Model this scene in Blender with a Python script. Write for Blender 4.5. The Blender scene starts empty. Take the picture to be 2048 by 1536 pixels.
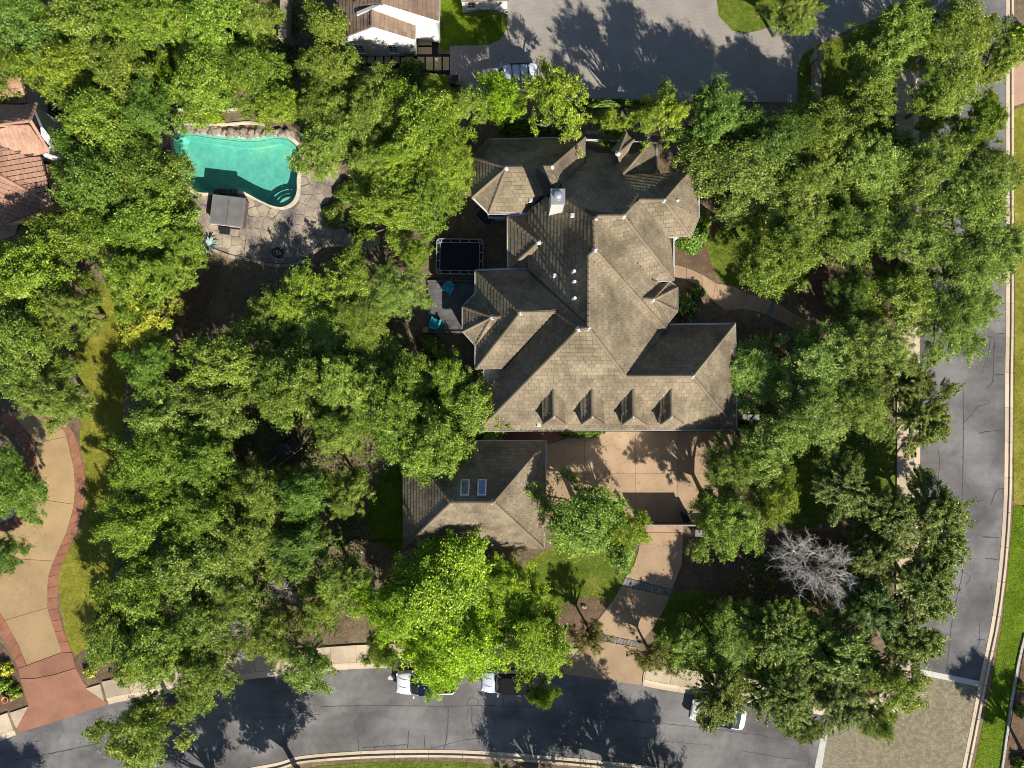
import bpy, bmesh, math, random
import numpy as np
from mathutils import Vector, Matrix
from mathutils.geometry import tessellate_polygon

# ------------------------------------------------------------------ camera, sky, sun, exposure
scene = bpy.context.scene
col = scene.collection
CAM_H, FOC = 63.0, 1449.0            # drone height in metres, focal length in photo pixels (2048 wide)
cd = bpy.data.cameras.new('camera'); cam = bpy.data.objects.new('camera', cd); col.objects.link(cam)
cam.location = (0, 0, CAM_H); cam.rotation_euler = (0, 0, 0)
cd.sensor_width = 36; cd.lens = 36 * FOC / 2048; cd.clip_end = 3000
scene.camera = cam
SUN_EL = math.radians(34.8)
SUN_DIR = Vector((0.49, -0.87, 0)).normalized() * math.cos(SUN_EL) + Vector((0, 0, math.sin(SUN_EL)))
world = bpy.data.worlds.new('World'); scene.world = world; world.use_nodes = True
wn = world.node_tree; bg = wn.nodes['Background']
sky = wn.nodes.new('ShaderNodeTexSky'); sky.sky_type = 'NISHITA'; sky.sun_disc = False
sky.sun_elevation = SUN_EL; sky.sun_rotation = math.atan2(SUN_DIR.x, SUN_DIR.y)
sky.air_density = 1.0; sky.dust_density = 0.6; sky.ozone_density = 1.6
wn.links.new(sky.outputs[0], bg.inputs[0]); bg.inputs[1].default_value = 0.064
sd = bpy.data.lights.new('sun', 'SUN'); sun = bpy.data.objects.new('sun', sd); col.objects.link(sun)
sd.energy = 5.0; sd.angle = math.radians(0.5); sd.color = (1.0, 0.94, 0.83)
sun.rotation_euler = (-SUN_DIR).to_track_quat('-Z', 'Y').to_euler(); sun.location = SUN_DIR * 120
vs = scene.view_settings
vs.view_transform = 'Standard'; vs.look = 'None'; vs.gamma = 1.0; vs.exposure = 0.56; vs.use_curve_mapping = False
cy = scene.cycles
cy.use_denoising = True; cy.filter_width = 1.0; cy.max_bounces = 4; cy.diffuse_bounces = 2; cy.transparent_max_bounces = 12
cy.transmission_bounces = 4; cy.glossy_bounces = 2; cy.caustics_reflective = False; cy.caustics_refractive = False
rnd = random.Random(7)

# ------------------------------------------------------------------ helpers
def W(px, py, z=0.0):
    k = (CAM_H - z) / FOC
    return Vector(((px - 1024) * k, (768 - py) * k, z))
def P2(pts, z=0.0):
    return [W(a[0], a[1], z).to_2d() for a in pts]
def tag(o, label=None, cat=None, group=None, kind=None):
    if label: o['label'] = label
    if cat: o['category'] = cat
    if group: o['group'] = group
    if kind: o['kind'] = kind
    return o
def empty(name, loc=(0, 0, 0), rz=0.0, **k):
    o = bpy.data.objects.new(name, None); col.objects.link(o)
    o.location = loc; o.rotation_euler = (0, 0, rz); o.empty_display_size = 0.2
    return tag(o, **k)
def put(name, me, parent=None, loc=None, rz=None, **k):
    o = bpy.data.objects.new(name, me); col.objects.link(o)
    if parent: o.parent = parent
    if loc is not None: o.location = loc
    if rz is not None: o.rotation_euler = (0, 0, rz)
    return tag(o, **k)
def spline(pts, per=6, closed=False):
    """Catmull-Rom through 2D points."""
    n = len(pts); out = []
    for i in range(n if closed else n - 1):
        if closed: p0, p1, p2, p3 = pts[i - 1], pts[i], pts[(i + 1) % n], pts[(i + 2) % n]
        else: p0, p1, p2, p3 = pts[max(i - 1, 0)], pts[i], pts[i + 1], pts[min(i + 2, n - 1)]
        for j in range(per):
            t = j / per
            out.append(tuple(0.5 * ((2 * b) + (-a + c) * t + (2 * a - 5 * b + 4 * c - d) * t * t + (-a + 3 * b - 3 * c + d) * t ** 3)
                             for a, b, c, d in zip(p0, p1, p2, p3)))
    if not closed: out.append(tuple(pts[-1]))
    return out
def resample(pts, n):
    p = [Vector(q) for q in pts]
    d = [0.0]
    for a, b in zip(p, p[1:]): d.append(d[-1] + (b - a).length)
    out = []; j = 0
    for i in range(n + 1):
        s = d[-1] * i / n
        while j < len(d) - 2 and d[j + 1] < s: j += 1
        t = 0 if d[j + 1] == d[j] else (s - d[j]) / (d[j + 1] - d[j])
        out.append(p[j].lerp(p[j + 1], min(1, t)))
    return out
def length(pts):
    p = [Vector(q) for q in pts]
    return sum((b - a).length for a, b in zip(p, p[1:]))
def offset(pts, d):
    """offset an open 2D polyline to its left by d metres"""
    p = [Vector(q[:2]) for q in pts]; out = []
    for i in range(len(p)):
        t = (p[min(i + 1, len(p) - 1)] - p[max(i - 1, 0)]).normalized()
        out.append(p[i] + Vector((-t.y, t.x)) * d)
    return out
def inside(pt, poly):
    x, y = pt[0], pt[1]; c = False; n = len(poly)
    for i in range(n):
        x1, y1 = poly[i][0], poly[i][1]; x2, y2 = poly[i - 1][0], poly[i - 1][1]
        if (y1 > y) != (y2 > y) and x < (x2 - x1) * (y - y1) / (y2 - y1) + x1: c = not c
    return c
def clip_half(poly, n, c):
    """keep the part of a 2D polygon where dot(p, n) <= c"""
    out = []
    for i in range(len(poly)):
        a, b = poly[i - 1], poly[i]
        da, db = a[0] * n[0] + a[1] * n[1] - c, b[0] * n[0] + b[1] * n[1] - c
        if (da <= 0) != (db <= 0):
            t = da / (da - db); out.append((a[0] + (b[0] - a[0]) * t, a[1] + (b[1] - a[1]) * t))
        if db <= 0: out.append((b[0], b[1]))
    return out
def area2(p):
    return 0.5 * sum(p[i - 1][0] * p[i][1] - p[i][0] * p[i - 1][1] for i in range(len(p)))

class MB:
    def __init__(s): s.v = []; s.f = []
    def add(s, vs, fs):
        o = len(s.v); s.v += [tuple(q) for q in vs]; s.f += [tuple(i + o for i in f) for f in fs]; return s
    def box(s, c, size, rz=0.0, taper=1.0, rot=None):
        x, y, z = size[0] / 2, size[1] / 2, size[2] / 2
        m = rot if rot is not None else Matrix.Rotation(rz, 3, 'Z')
        vs = []
        for sz in (-1, 1):
            k = taper if sz > 0 else 1
            for sx, sy in ((-1, -1), (1, -1), (1, 1), (-1, 1)):
                vs.append(Vector(c) + m @ Vector((sx * x * k, sy * y * k, sz * z)))
        return s.add(vs, [(3, 2, 1, 0), (4, 5, 6, 7), (0, 1, 5, 4), (1, 2, 6, 5), (2, 3, 7, 6), (3, 0, 4, 7)])
    def prism(s, poly, z0, z1, bottom=True, inset=0.0):
        p = [(q[0], q[1]) for q in poly]
        if area2(p) < 0: p = p[::-1]
        n = len(p)
        tri = tessellate_polygon([[Vector((a, b, 0)) for a, b in p]])
        top = p
        if inset:
            cx = sum(a for a, b in p) / n; cyy = sum(b for a, b in p) / n
            top = []
            for a, b in p:
                d = Vector((cx - a, cyy - b)); L = d.length or 1
                top.append((a + d.x / L * inset, b + d.y / L * inset))
        vs = [(a, b, z0) for a, b in p] + [(a, b, z1) for a, b in top]
        fs = []
        for t in tri:
            a, b, c = (p[i] for i in t)
            ccw = (b[0] - a[0]) * (c[1] - a[1]) - (b[1] - a[1]) * (c[0] - a[0]) > 0
            t = tuple(t) if ccw else tuple(t)[::-1]
            fs.append(tuple(i + n for i in t))
            if bottom: fs.append(t[::-1])
        for i in range(n):
            j = (i + 1) % n; fs.append((i, j, j + n, i + n))
        return s.add(vs, fs)
    def sheet(s, poly, z, holes=()):
        rings = [[Vector((q[0], q[1], 0)) for q in poly]] + [[Vector((q[0], q[1], 0)) for q in h] for h in holes]
        flat = [q for r in rings for q in r]
        fs = []
        for t in tessellate_polygon(rings):
            a, b, c = (flat[i] for i in t)
            ccw = (b.x - a.x) * (c.y - a.y) - (b.y - a.y) * (c.x - a.x) > 0
            fs.append(tuple(t) if ccw else tuple(t)[::-1])
        return s.add([(q.x, q.y, z) for q in flat], fs)
    def tube(s, pts, r, n=6, cap=True):
        pts = [Vector(p) for p in pts]
        rs = r if isinstance(r, (list, tuple)) else [r] * len(pts)
        rings = []
        for i, p in enumerate(pts):
            t = (pts[min(i + 1, len(pts) - 1)] - pts[max(i - 1, 0)]).normalized()
            u = t.cross(Vector((0, 0, 1)) if abs(t.z) < 0.9 else Vector((1, 0, 0))).normalized(); w = t.cross(u)
            rings.append([p + (u * math.cos(2 * math.pi * k / n) + w * math.sin(2 * math.pi * k / n)) * rs[i] for k in range(n)])
        vs = [q for r_ in rings for q in r_]; fs = []
        for i in range(len(pts) - 1):
            for k in range(n):
                a = i * n + k; b = i * n + (k + 1) % n
                fs.append((b, a, a + n, b + n))
        if cap:
            fs.append(tuple(range(n))); fs.append(tuple(range((len(pts) - 1) * n, len(pts) * n))[::-1])
        return s.add(vs, fs)
    def lathe(s, prof, c=(0, 0, 0), n=16):
        vs = []; fs = []
        for r, z in prof:
            for k in range(n):
                a = 2 * math.pi * k / n; vs.append((c[0] + r * math.cos(a), c[1] + r * math.sin(a), c[2] + z))
        for i in range(len(prof) - 1):
            for k in range(n):
                a = i * n + k; b = i * n + (k + 1) % n; fs.append((a, b, b + n, a + n))
        fs.append(tuple(range(n))[::-1]); fs.append(tuple(range((len(prof) - 1) * n, len(prof) * n)))
        return s.add(vs, fs)
    def mesh(s, name, mat=None, smooth=False):
        me = bpy.data.meshes.new(name); me.from_pydata(s.v, [], s.f); me.update()
        if smooth: me.polygons.foreach_set('use_smooth', [True] * len(me.polygons))
        if mat: me.materials.append(mat)
        return me
    def build(s, name, mat, parent=None, loc=None, rz=None, smooth=False, bevel=0.0, sub=0, **k):
        o = put(name, s.mesh(name, mat, smooth), parent, loc, rz, **k)
        if bevel:
            m = o.modifiers.new('bevel', 'BEVEL'); m.width = bevel; m.segments = 2; m.limit_method = 'ANGLE'
        if sub:
            m = o.modifiers.new('sub', 'SUBSURF'); m.levels = sub; m.render_levels = sub
        return o

# ------------------------------------------------------------------ materials
def rgb(c): return (c[0], c[1], c[2], 1)
class N:
    """small node-graph writer"""
    def __init__(s, name):
        s.m = bpy.data.materials.new(name); s.m.use_nodes = True; s.t = s.m.node_tree
        s.b = s.t.nodes['Principled BSDF']; s.out = s.t.nodes['Material Output']
        s.b.inputs['Specular IOR Level'].default_value = 0.25
    def n(s, typ, **k):
        q = s.t.nodes.new('ShaderNode' + typ)
        for a, b in k.items(): setattr(q, a, b)
        return q
    def L(s, a, b): s.t.links.new(a, b)
    def coords(s, scale=(1, 1, 1), rot=0.0, world=False):
        if world: c = s.n('NewGeometry').outputs['Position']
        else: c = s.n('TexCoord').outputs['Object']
        m = s.n('Mapping'); m.inputs['Scale'].default_value = scale; m.inputs['Rotation'].default_value = (0, 0, rot)
        s.L(c, m.inputs['Vector']); return m.outputs[0]
    def noise(s, vec, scale, detail=5, rough=0.6, dist=0.0):
        q = s.n('TexNoise'); q.inputs['Scale'].default_value = scale; q.inputs['Detail'].default_value = detail
        q.inputs['Roughness'].default_value = rough; q.inputs['Distortion'].default_value = dist
        s.L(vec, q.inputs['Vector']); return q.outputs['Fac']
    def ramp(s, fac, stops):
        q = s.n('ValToRGB'); e = q.color_ramp.elements
        while len(e) < len(stops): e.new(0.5)
        for el, (p, c) in zip(e, stops): el.position = p; el.color = rgb(c) if not isinstance(c, (int, float)) else (c, c, c, 1)
        s.L(fac, q.inputs[0]); return q.outputs[0]
    def mix(s, fac, a, b, mode='MIX'):
        q = s.n('Mix', data_type='RGBA', blend_type=mode)
        for sock, val in ((q.inputs[0], fac), (q.inputs[6], a), (q.inputs[7], b)):
            if hasattr(val, 'is_linked'): s.L(val, sock)
            elif isinstance(val, (int, float)): sock.default_value = val
            else: sock.default_value = rgb(val)
        return q.outputs[2]
    def bump(s, h, strength=0.3, dist=0.05):
        q = s.n('Bump'); q.inputs['Strength'].default_value = strength; q.inputs['Distance'].default_value = dist
        s.L(h, q.inputs['Height']); s.L(q.outputs[0], s.b.inputs['Normal'])
    def done(s, color, rough=0.9, spec=None, metal=0.0):
        if hasattr(color, 'is_linked'): s.L(color, s.b.inputs['Base Color'])
        else: s.b.inputs['Base Color'].default_value = rgb(color)
        s.b.inputs['Roughness'].default_value = rough; s.b.inputs['Metallic'].default_value = metal
        if spec is not None: s.b.inputs['Specular IOR Level'].default_value = spec
        return s.m
def plain(name, c, rough=0.6, metal=0.0, vary=0.12, scale=6.0, spec=0.4):
    m = N(name); v = m.coords(); f = m.noise(v, scale)
    lo = tuple(x * (1 - vary) for x in c); hi = tuple(min(1, x * (1 + vary)) for x in c)
    return m.done(m.ramp(f, [(0.3, lo), (0.7, hi)]), rough, spec, metal)
def earthy(name, stops, s1=0.35, s2=3.0, k=0.5, rough=0.95, bump=0.5, fine=9.0, world=True):
    """three-scale mottled ground: stops is a colour ramp"""
    m = N(name); v = m.coords(world=world)
    a = m.noise(v, s1, 6, 0.65); b = m.noise(v, s2, 6, 0.7); c = m.noise(v, fine, 4, 0.7)
    f = m.n('Math', operation='MULTIPLY_ADD'); m.L(b, f.inputs[0]); f.inputs[1].default_value = k
    g = m.n('Math', operation='MULTIPLY'); m.L(a, g.inputs[0]); g.inputs[1].default_value = 1 - k; m.L(g.outputs[0], f.inputs[2])
    colr = m.ramp(f.outputs[0], stops)
    colr = m.mix(0.55, colr, m.ramp(c, [(0.25, 0.55), (0.75, 1.0)]), 'MULTIPLY')
    m.bump(c, bump, 0.06)
    return m.done(colr, rough, 0.1)
M = {}
M['dirt'] = earthy('dirt', [(0.3, (0.075, 0.09, 0.025)), (0.42, (0.15, 0.115, 0.065)), (0.55, (0.25, 0.185, 0.125)), (0.68, (0.38, 0.29, 0.205))])
M['mulch'] = earthy('mulch', [(0.3, (0.085, 0.055, 0.036)), (0.5, (0.17, 0.112, 0.075)), (0.7, (0.31, 0.21, 0.145))], s1=0.8, s2=5, fine=16)
M['lawn'] = earthy('lawn', [(0.34, (0.05, 0.1, 0.01)), (0.5, (0.13, 0.18, 0.02)), (0.64, (0.27, 0.27, 0.06))], s1=0.6, s2=2.5, fine=7, k=0.5)
M['lush'] = earthy('lush_lawn', [(0.34, (0.05, 0.1, 0.004)), (0.5, (0.12, 0.19, 0.008)), (0.64, (0.22, 0.28, 0.02))], s1=0.5, s2=2.2, fine=7, k=0.5)
M['dry_lawn'] = earthy('dry_lawn', [(0.34, (0.12, 0.15, 0.015)), (0.5, (0.24, 0.235, 0.03)), (0.64, (0.42, 0.37, 0.08))], s1=0.45, s2=2.2, fine=7, k=0.5)
M['gravel_white'] = earthy('white_gravel', [(0.3, (0.35, 0.32, 0.28)), (0.6, (0.7, 0.66, 0.6))], s1=4, s2=12, fine=30)
M['gravel_black'] = earthy('black_gravel', [(0.3, (0.012, 0.012, 0.014)), (0.7, (0.04, 0.04, 0.042))], s1=4, s2=12, fine=30)
def concrete(name, base, dark=0.72, blot=0.35, s=1.0, dcol=None):
    m = N(name); v = m.coords(world=True)
    a = m.noise(v, 0.5 * s, 7, 0.62); b = m.noise(v, 7 * s, 5, 0.7); c = m.noise(v, 40, 2)
    c0 = m.ramp(a, [(0.35, dcol or tuple(x * dark for x in base)), (0.62, base)])
    c1 = m.mix(blot, c0, m.ramp(b, [(0.3, 0.6), (0.7, 1.0)]), 'MULTIPLY')
    oi = m.n('ObjectInfo').outputs['Random']
    c2 = m.mix(1.0, c1, m.ramp(oi, [(0.0, 0.8), (1.0, 1.0)]), 'MULTIPLY')
    m.bump(c, 0.15, 0.01)
    return m.done(c2, 0.88, 0.2)
M['walk'] = concrete('sidewalk_concrete', (0.72, 0.58, 0.42))
M['kerb'] = concrete('kerb_concrete', (0.8, 0.65, 0.48), 0.86)
M['court'] = concrete('exposed_aggregate', (0.53, 0.37, 0.235), 0.8)
M['leftdrive'] = concrete('tan_drive', (0.52, 0.36, 0.19), 0.8, 0.3, 0.8)
M['red'] = concrete('red_concrete', (0.42, 0.205, 0.135), 0.76, 0.35)
M['brick'] = concrete('paver_border', (0.42, 0.19, 0.115), 0.75, 0.35, 3)
M['band'] = concrete('grey_stone_band', (0.34, 0.32, 0.29), 0.55, 0.5, 4)
M['flag'] = concrete('flagstone', (0.6, 0.49, 0.36), 0.42, 0.6, 1.1, (0.2, 0.175, 0.175))
M['mortar'] = concrete('deck_base', (0.36, 0.3, 0.23), 0.5, 0.5, 1.1, (0.17, 0.15, 0.145))
M['coping'] = concrete('pool_coping', (0.8, 0.72, 0.58), 0.85, 0.25, 3)
M['slate'] = concrete('slate_tile', (0.17, 0.165, 0.17), 0.6, 0.5, 2)
M['rock'] = concrete('limestone_rock', (0.46, 0.4, 0.32), 0.5, 0.6, 5)
M['wallstone'] = concrete('wall_stone', (0.5, 0.42, 0.3), 0.5, 0.7, 6)
M['greystone'] = concrete('grey_limestone', (0.42, 0.41, 0.4), 0.5, 0.7, 6)
M['slab_tan'] = concrete('tan_slab', (0.58, 0.45, 0.26), 0.85, 0.25, 1.5)
M['stucco'] = concrete('stucco', (0.66, 0.62, 0.55), 0.88, 0.2)
M['white_wall'] = concrete('white_render', (0.78, 0.78, 0.78), 0.93, 0.1)
M['tan_wall'] = concrete('tan_stucco', (0.5, 0.38, 0.22), 0.85, 0.2)
def asphalt():
    m = N('asphalt'); v = m.coords(world=True); v2 = m.coords((0.15, 1, 1), 0.15, True)
    a = m.noise(v, 0.22, 6, 0.6, 0.4); b = m.noise(v2, 0.9, 5, 0.6); c = m.noise(v, 11, 4, 0.85); d = m.noise(v, 1.6, 6, 0.7)
    c0 = m.ramp(a, [(0.34, (0.125, 0.117, 0.117)), (0.5, (0.19, 0.18, 0.178)), (0.64, (0.27, 0.26, 0.257))])
    c0 = m.mix(0.5, c0, m.ramp(b, [(0.35, 0.7), (0.6, 1.0)]), 'MULTIPLY')
    c0 = m.mix(0.4, c0, m.ramp(c, [(0.3, 0.6), (0.7, 1.0)]), 'MULTIPLY')
    c0 = m.mix(0.3, c0, m.ramp(d, [(0.35, 0.6), (0.6, 1.0)]), 'MULTIPLY')
    m.bump(c, 0.25, 0.01); return m.done(c0, 0.88, 0.25)
M['asphalt'] = asphalt()
M['tar'] = plain('tar', (0.062, 0.06, 0.06), 0.75, vary=0.5, scale=2)
M['white_paint'] = concrete('white_band', (0.74, 0.7, 0.64), 0.85, 0.3, 3)
def pavers(name, c1, c2, mortar, scale, rot, blot=None):
    m = N(name); v = m.coords(rot=rot, world=True)
    q = m.n('TexBrick'); q.inputs['Scale'].default_value = scale
    q.inputs['Color1'].default_value = rgb(c1); q.inputs['Color2'].default_value = rgb(c2); q.inputs['Mortar'].default_value = rgb(mortar)
    q.inputs['Mortar Size'].default_value = 0.016; q.inputs['Bias'].default_value = 0.0
    q.inputs['Brick Width'].default_value = 0.5; q.inputs['Row Height'].default_value = 0.25
    m.L(v, q.inputs['Vector'])
    a = m.noise(m.coords(world=True), 0.5, 6, 0.65); b = m.noise(m.coords(world=True), 2.2, 7, 0.75, 0.6)
    c0 = m.mix(0.5, q.outputs['Color'], m.ramp(a, [(0.35, 0.65), (0.65, 1.0)]), 'MULTIPLY')
    if blot: c0 = m.mix(m.ramp(b, [(0.46, 0.0), (0.56, 0.85)]), c0, blot)
    m.bump(q.outputs['Fac'], 0.3, 0.01)
    return m.done(c0, 0.9, 0.2)
M['grey_paver'] = pavers('grey_pavers', (0.37, 0.33, 0.29), (0.34, 0.305, 0.27), (0.28, 0.25, 0.22), 2.2, 0.06)
M['plaza'] = pavers('plaza_pavers', (0.36, 0.31, 0.205), (0.28, 0.24, 0.155), (0.17, 0.15, 0.1), 1.4, 0.75, blot=(0.17, 0.145, 0.095))
def shingle_mat(name, a, b, c, streak=(0.35, 0.62, 0.45)):
    m = N(name); geo = m.n('NewGeometry'); oi = m.n('ObjectInfo')
    ad = m.n('Math', operation='ADD'); m.L(geo.outputs['Random Per Island'], ad.inputs[0]); m.L(oi.outputs['Random'], ad.inputs[1])
    fr = m.n('Math', operation='FRACT'); m.L(ad.outputs[0], fr.inputs[0])
    c0 = m.ramp(fr.outputs[0], [(0.0, a), (0.5, b), (1.0, c)])
    v = m.coords(world=True); big = m.noise(v, 0.33, 6, 0.62, 0.3); fine = m.noise(v, 9, 4, 0.7)
    c0 = m.mix(0.75, c0, m.ramp(big, [(streak[0], streak[2]), (streak[1], 1.0)]), 'MULTIPLY')
    c0 = m.mix(0.4, c0, m.ramp(fine, [(0.3, 0.6), (0.7, 1.0)]), 'MULTIPLY')
    m.bump(fine, 0.2, 0.01)
    return m.done(c0, 0.9, 0.15)
M['shingle'] = shingle_mat('grey_tan_shingle', (0.25, 0.2, 0.135), (0.285, 0.23, 0.157), (0.32, 0.26, 0.18), (0.36, 0.58, 0.36))
M['deck_under'] = plain('roof_underlay', (0.07, 0.06, 0.05), 0.95)
M['ridge'] = shingle_mat('ridge_cap', (0.24, 0.19, 0.13), (0.28, 0.22, 0.15), (0.31, 0.245, 0.17))
M['clay'] = shingle_mat('clay_tile', (0.44, 0.25, 0.175), (0.47, 0.28, 0.2), (0.5, 0.31, 0.225), (0.3, 0.55, 0.6))
M['brownroof'] = shingle_mat('brown_shingle', (0.24, 0.165, 0.12), (0.29, 0.205, 0.15), (0.33, 0.24, 0.18), (0.3, 0.6, 0.6))
M['trim'] = plain('white_trim', (0.74, 0.73, 0.7), 0.5)
M['metal'] = plain('galvanised', (0.55, 0.57, 0.6), 0.35, 0.6)
M['flash'] = plain('lead_flashing', (0.6, 0.6, 0.62), 0.5, 0.2)
M['sooty'] = plain('sooty_metal', (0.06, 0.056, 0.055), 0.6, 0.1, 0.5, 3)
M['dark_metal'] = plain('black_metal', (0.025, 0.025, 0.027), 0.45, 0.3)
M['rust'] = plain('copper', (0.2, 0.075, 0.04), 0.6, 0.3)
M['glass'] = plain('window_glass', (0.02, 0.03, 0.035), 0.08, 0.0, spec=0.7)
M['sky_glass'] = plain('skylight_glass', (0.03, 0.09, 0.3), 0.08, 0.0, spec=0.8)
M['sky_glass2'] = plain('skylight_glass_dark', (0.02, 0.025, 0.02), 0.1, 0.0, spec=0.8)
M['paint_white'] = plain('white_car_paint', (0.8, 0.81, 0.82), 0.25, 0.0, 0.02, spec=0.6)
M['paint_silver'] = plain('pale_car_paint', (0.72, 0.76, 0.84), 0.28, 0.1, 0.02, spec=0.6)
M['black_plastic'] = plain('black_plastic', (0.018, 0.018, 0.02), 0.6)
M['soft_top'] = plain('black_soft_top', (0.009, 0.009, 0.01), 0.85, spec=0.15)
M['navy_glass'] = plain('navy_roof_glass', (0.007, 0.014, 0.032), 0.08, 0.0, spec=0.6)
M['tyre'] = plain('tyre', (0.02, 0.02, 0.02), 0.9)
M['lamp'] = plain('lamp_lens', (0.65, 0.66, 0.68), 0.15)
M['tail'] = plain('tail_lens', (0.4, 0.02, 0.02), 0.2)
M['teal'] = plain('turquoise_plastic', (0.03, 0.42, 0.5), 0.45)
M['mat_black'] = plain('jump_mat', (0.008, 0.01, 0.016), 0.8)
M['pad'] = plain('grey_pad', (0.3, 0.31, 0.33), 0.7)
M['tubcover'] = plain('spa_cover', (0.17, 0.165, 0.165), 0.7, vary=0.2, scale=1.2)
M['tubside'] = plain('spa_side', (0.11, 0.085, 0.065), 0.8)
M['bark'] = plain('bark', (0.16, 0.135, 0.11), 0.95, vary=0.45, scale=5)
M['bark_dark'] = plain('dark_bark', (0.06, 0.05, 0.04), 0.95, vary=0.45, scale=5)
M['deadwood'] = plain('dead_wood', (0.44, 0.41, 0.38), 0.95, vary=0.3, scale=3)
M['terracotta'] = plain('terracotta', (0.55, 0.24, 0.1), 0.8)
M['wicker'] = plain('grey_wicker', (0.16, 0.15, 0.13), 0.9, vary=0.4, scale=30)
def leafmat(name, stops, trans=0.24, tcol=1.25, gloss=0.5):
    m = N(name); at = m.n('Attribute', attribute_name='tint'); oi = m.n('ObjectInfo')
    c0 = m.ramp(at.outputs['Fac'], stops)
    c0 = m.mix(1.0, c0, oi.outputs['Color'], 'MULTIPLY')
    m.L(c0, m.b.inputs['Base Color']); m.b.inputs['Roughness'].default_value = 0.42; m.b.inputs['Specular IOR Level'].default_value = gloss
    tr = m.n('BsdfTranslucent')
    tc = m.mix(1.0, c0, (tcol, tcol, 0.5), 'MULTIPLY'); m.L(tc, tr.inputs['Color'])
    mx = m.n('MixShader'); mx.inputs[0].default_value = trans
    m.L(m.b.outputs[0], mx.inputs[1]); m.L(tr.outputs[0], mx.inputs[2]); m.L(mx.outputs[0], m.out.inputs['Surface'])
    return m.m
M['leaf'] = leafmat('leaf', [(0.0, (0.045, 0.09, 0.009)), (0.35, (0.14, 0.235, 0.022)), (0.7, (0.31, 0.43, 0.055)), (1.0, (0.6, 0.68, 0.2))])
M['needle'] = leafmat('needle', [(0.0, (0.05, 0.085, 0.012)), (0.5, (0.165, 0.235, 0.032)), (1.0, (0.42, 0.5, 0.11))], 0.2)
def water_mat():
    m = N('pool_water'); m.t.nodes.remove(m.b)
    tr = m.n('BsdfTransparent'); tr.inputs[0].default_value = (0.6, 0.96, 0.93, 1)
    gl = m.n('BsdfGlossy'); gl.inputs['Roughness'].default_value = 0.03; gl.inputs['Color'].default_value = (1, 1, 1, 1)
    lw = m.n('LayerWeight'); lw.inputs[0].default_value = 0.35
    fr = m.n('Math', operation='MULTIPLY_ADD'); m.L(lw.outputs['Facing'], fr.inputs[0]); fr.inputs[1].default_value = 0.12; fr.inputs[2].default_value = 0.02
    v = m.coords(); nz = m.noise(v, 2.0, 3); bp = m.n('Bump'); bp.inputs['Strength'].default_value = 0.5; bp.inputs['Distance'].default_value = 0.06
    m.L(nz, bp.inputs['Height']); m.L(bp.outputs[0], gl.inputs['Normal'])
    mx = m.n('MixShader'); m.L(fr.outputs[0], mx.inputs[0]); m.L(tr.outputs[0], mx.inputs[1]); m.L(gl.outputs[0], mx.inputs[2])
    m.L(mx.outputs[0], m.out.inputs['Surface']); return m.m
M['water'] = water_mat()
M['plaster'] = earthy('pool_plaster', [(0.32, (0.24, 0.5, 0.4)), (0.5, (0.36, 0.6, 0.52)), (0.66, (0.6, 0.64, 0.4))], s1=0.22, s2=1.0, k=0.35, bump=0.0, fine=2)
# ------------------------------------------------------------------ ground, roads, kerbs, drives, pool
POOL_PX = [(348,279),(354,269),(362,264),(382,264),(417,270),(446,273),(487,277),(520,275),(549,270),(572,275),(590,288),(599,303),(599,329),
           (594,358),(594,382),(586,402),(567,414),(546,412),(529,405),(511,396),(493,386),(476,380),(446,379),(426,385),(400,385),(382,376),
           (370,361),(356,338),(354,311),(349,294)]
POOL = spline([tuple(W(a, b)) [:2] for a, b in POOL_PX], 3, True)
G = 700
MB().sheet([(-G, -G), (G, -G), (G, G), (-G, G)], 0.0, [POOL]).build('ground', M['dirt'], kind='structure')

def area(name, px, mat, z, smooth=0, closed=True):
    pts = [tuple(W(a, b))[:2] for a, b in px]
    if smooth: pts = spline(pts, smooth, True)
    return MB().sheet(pts, z).build(name, M[mat], kind='structure')
def slab(parent, name, px, mat, z0, z1, gap=0.012, smooth=0):
    pts = [tuple(W(a, b))[:2] for a, b in px]
    if smooth: pts = spline(pts, smooth, True)
    return MB().prism(pts, z0, z1, inset=gap).build(name, M[mat], parent)
def strip_pieces(parent, name, A, B, n, mat, z0, z1, gap=0.012, joint=0.006):
    """pieces laid side by side between two world polylines"""
    a = resample(A, n); b = resample(B, n)
    for i in range(n):
        t = joint / max(0.05, (a[i + 1] - a[i]).length)
        q = [a[i].lerp(a[i + 1], t), a[i].lerp(a[i + 1], 1 - t), b[i].lerp(b[i + 1], 1 - t), b[i].lerp(b[i + 1], t)]
        MB().prism([(p.x, p.y) for p in q], z0, z1, inset=gap).build(name, M[mat], parent)

TOP_PX = [(-140,1530),(0,1482),(40,1467),(210,1411),(278,1397),(400,1374),(500,1358),(675,1340),(790,1335),(912,1331),(1000,1333),(1100,1342),(1240,1362),(1331,1380),(1500,1406),(1634,1428),(1656,1436)]
BOT_PX = [(-140,1690),(0,1650),(200,1598),(400,1557),(470,1541),(555,1525),(600,1512),(690,1504),(787,1500),(912,1500),(1037,1507),(1240,1525),(1400,1547),(1634,1585),(1800,1615)]
RE_PX = [(2012,-160),(2012,170),(2012,600),(2010,750),(2009,900),(2007,1000),(1999,1118),(1984,1237),(1960,1355),(1924,1536),(1900,1640)]
LE_PX = [(1838,-160),(1838,250),(1839,600),(1840,900),(1838,1040),(1838,1200),(1838,1343)]
def wpath(px, per=5): return spline([tuple(W(a, b))[:2] for a, b in px], per)
TOPW, BOTW, REW, LEW = map(wpath, (TOP_PX, BOT_PX, RE_PX, LE_PX))
CORNER = wpath([(1838,1343),(1828,1385),(1800,1418),(1760,1434),(1720,1437),(1656,1436)])
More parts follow.
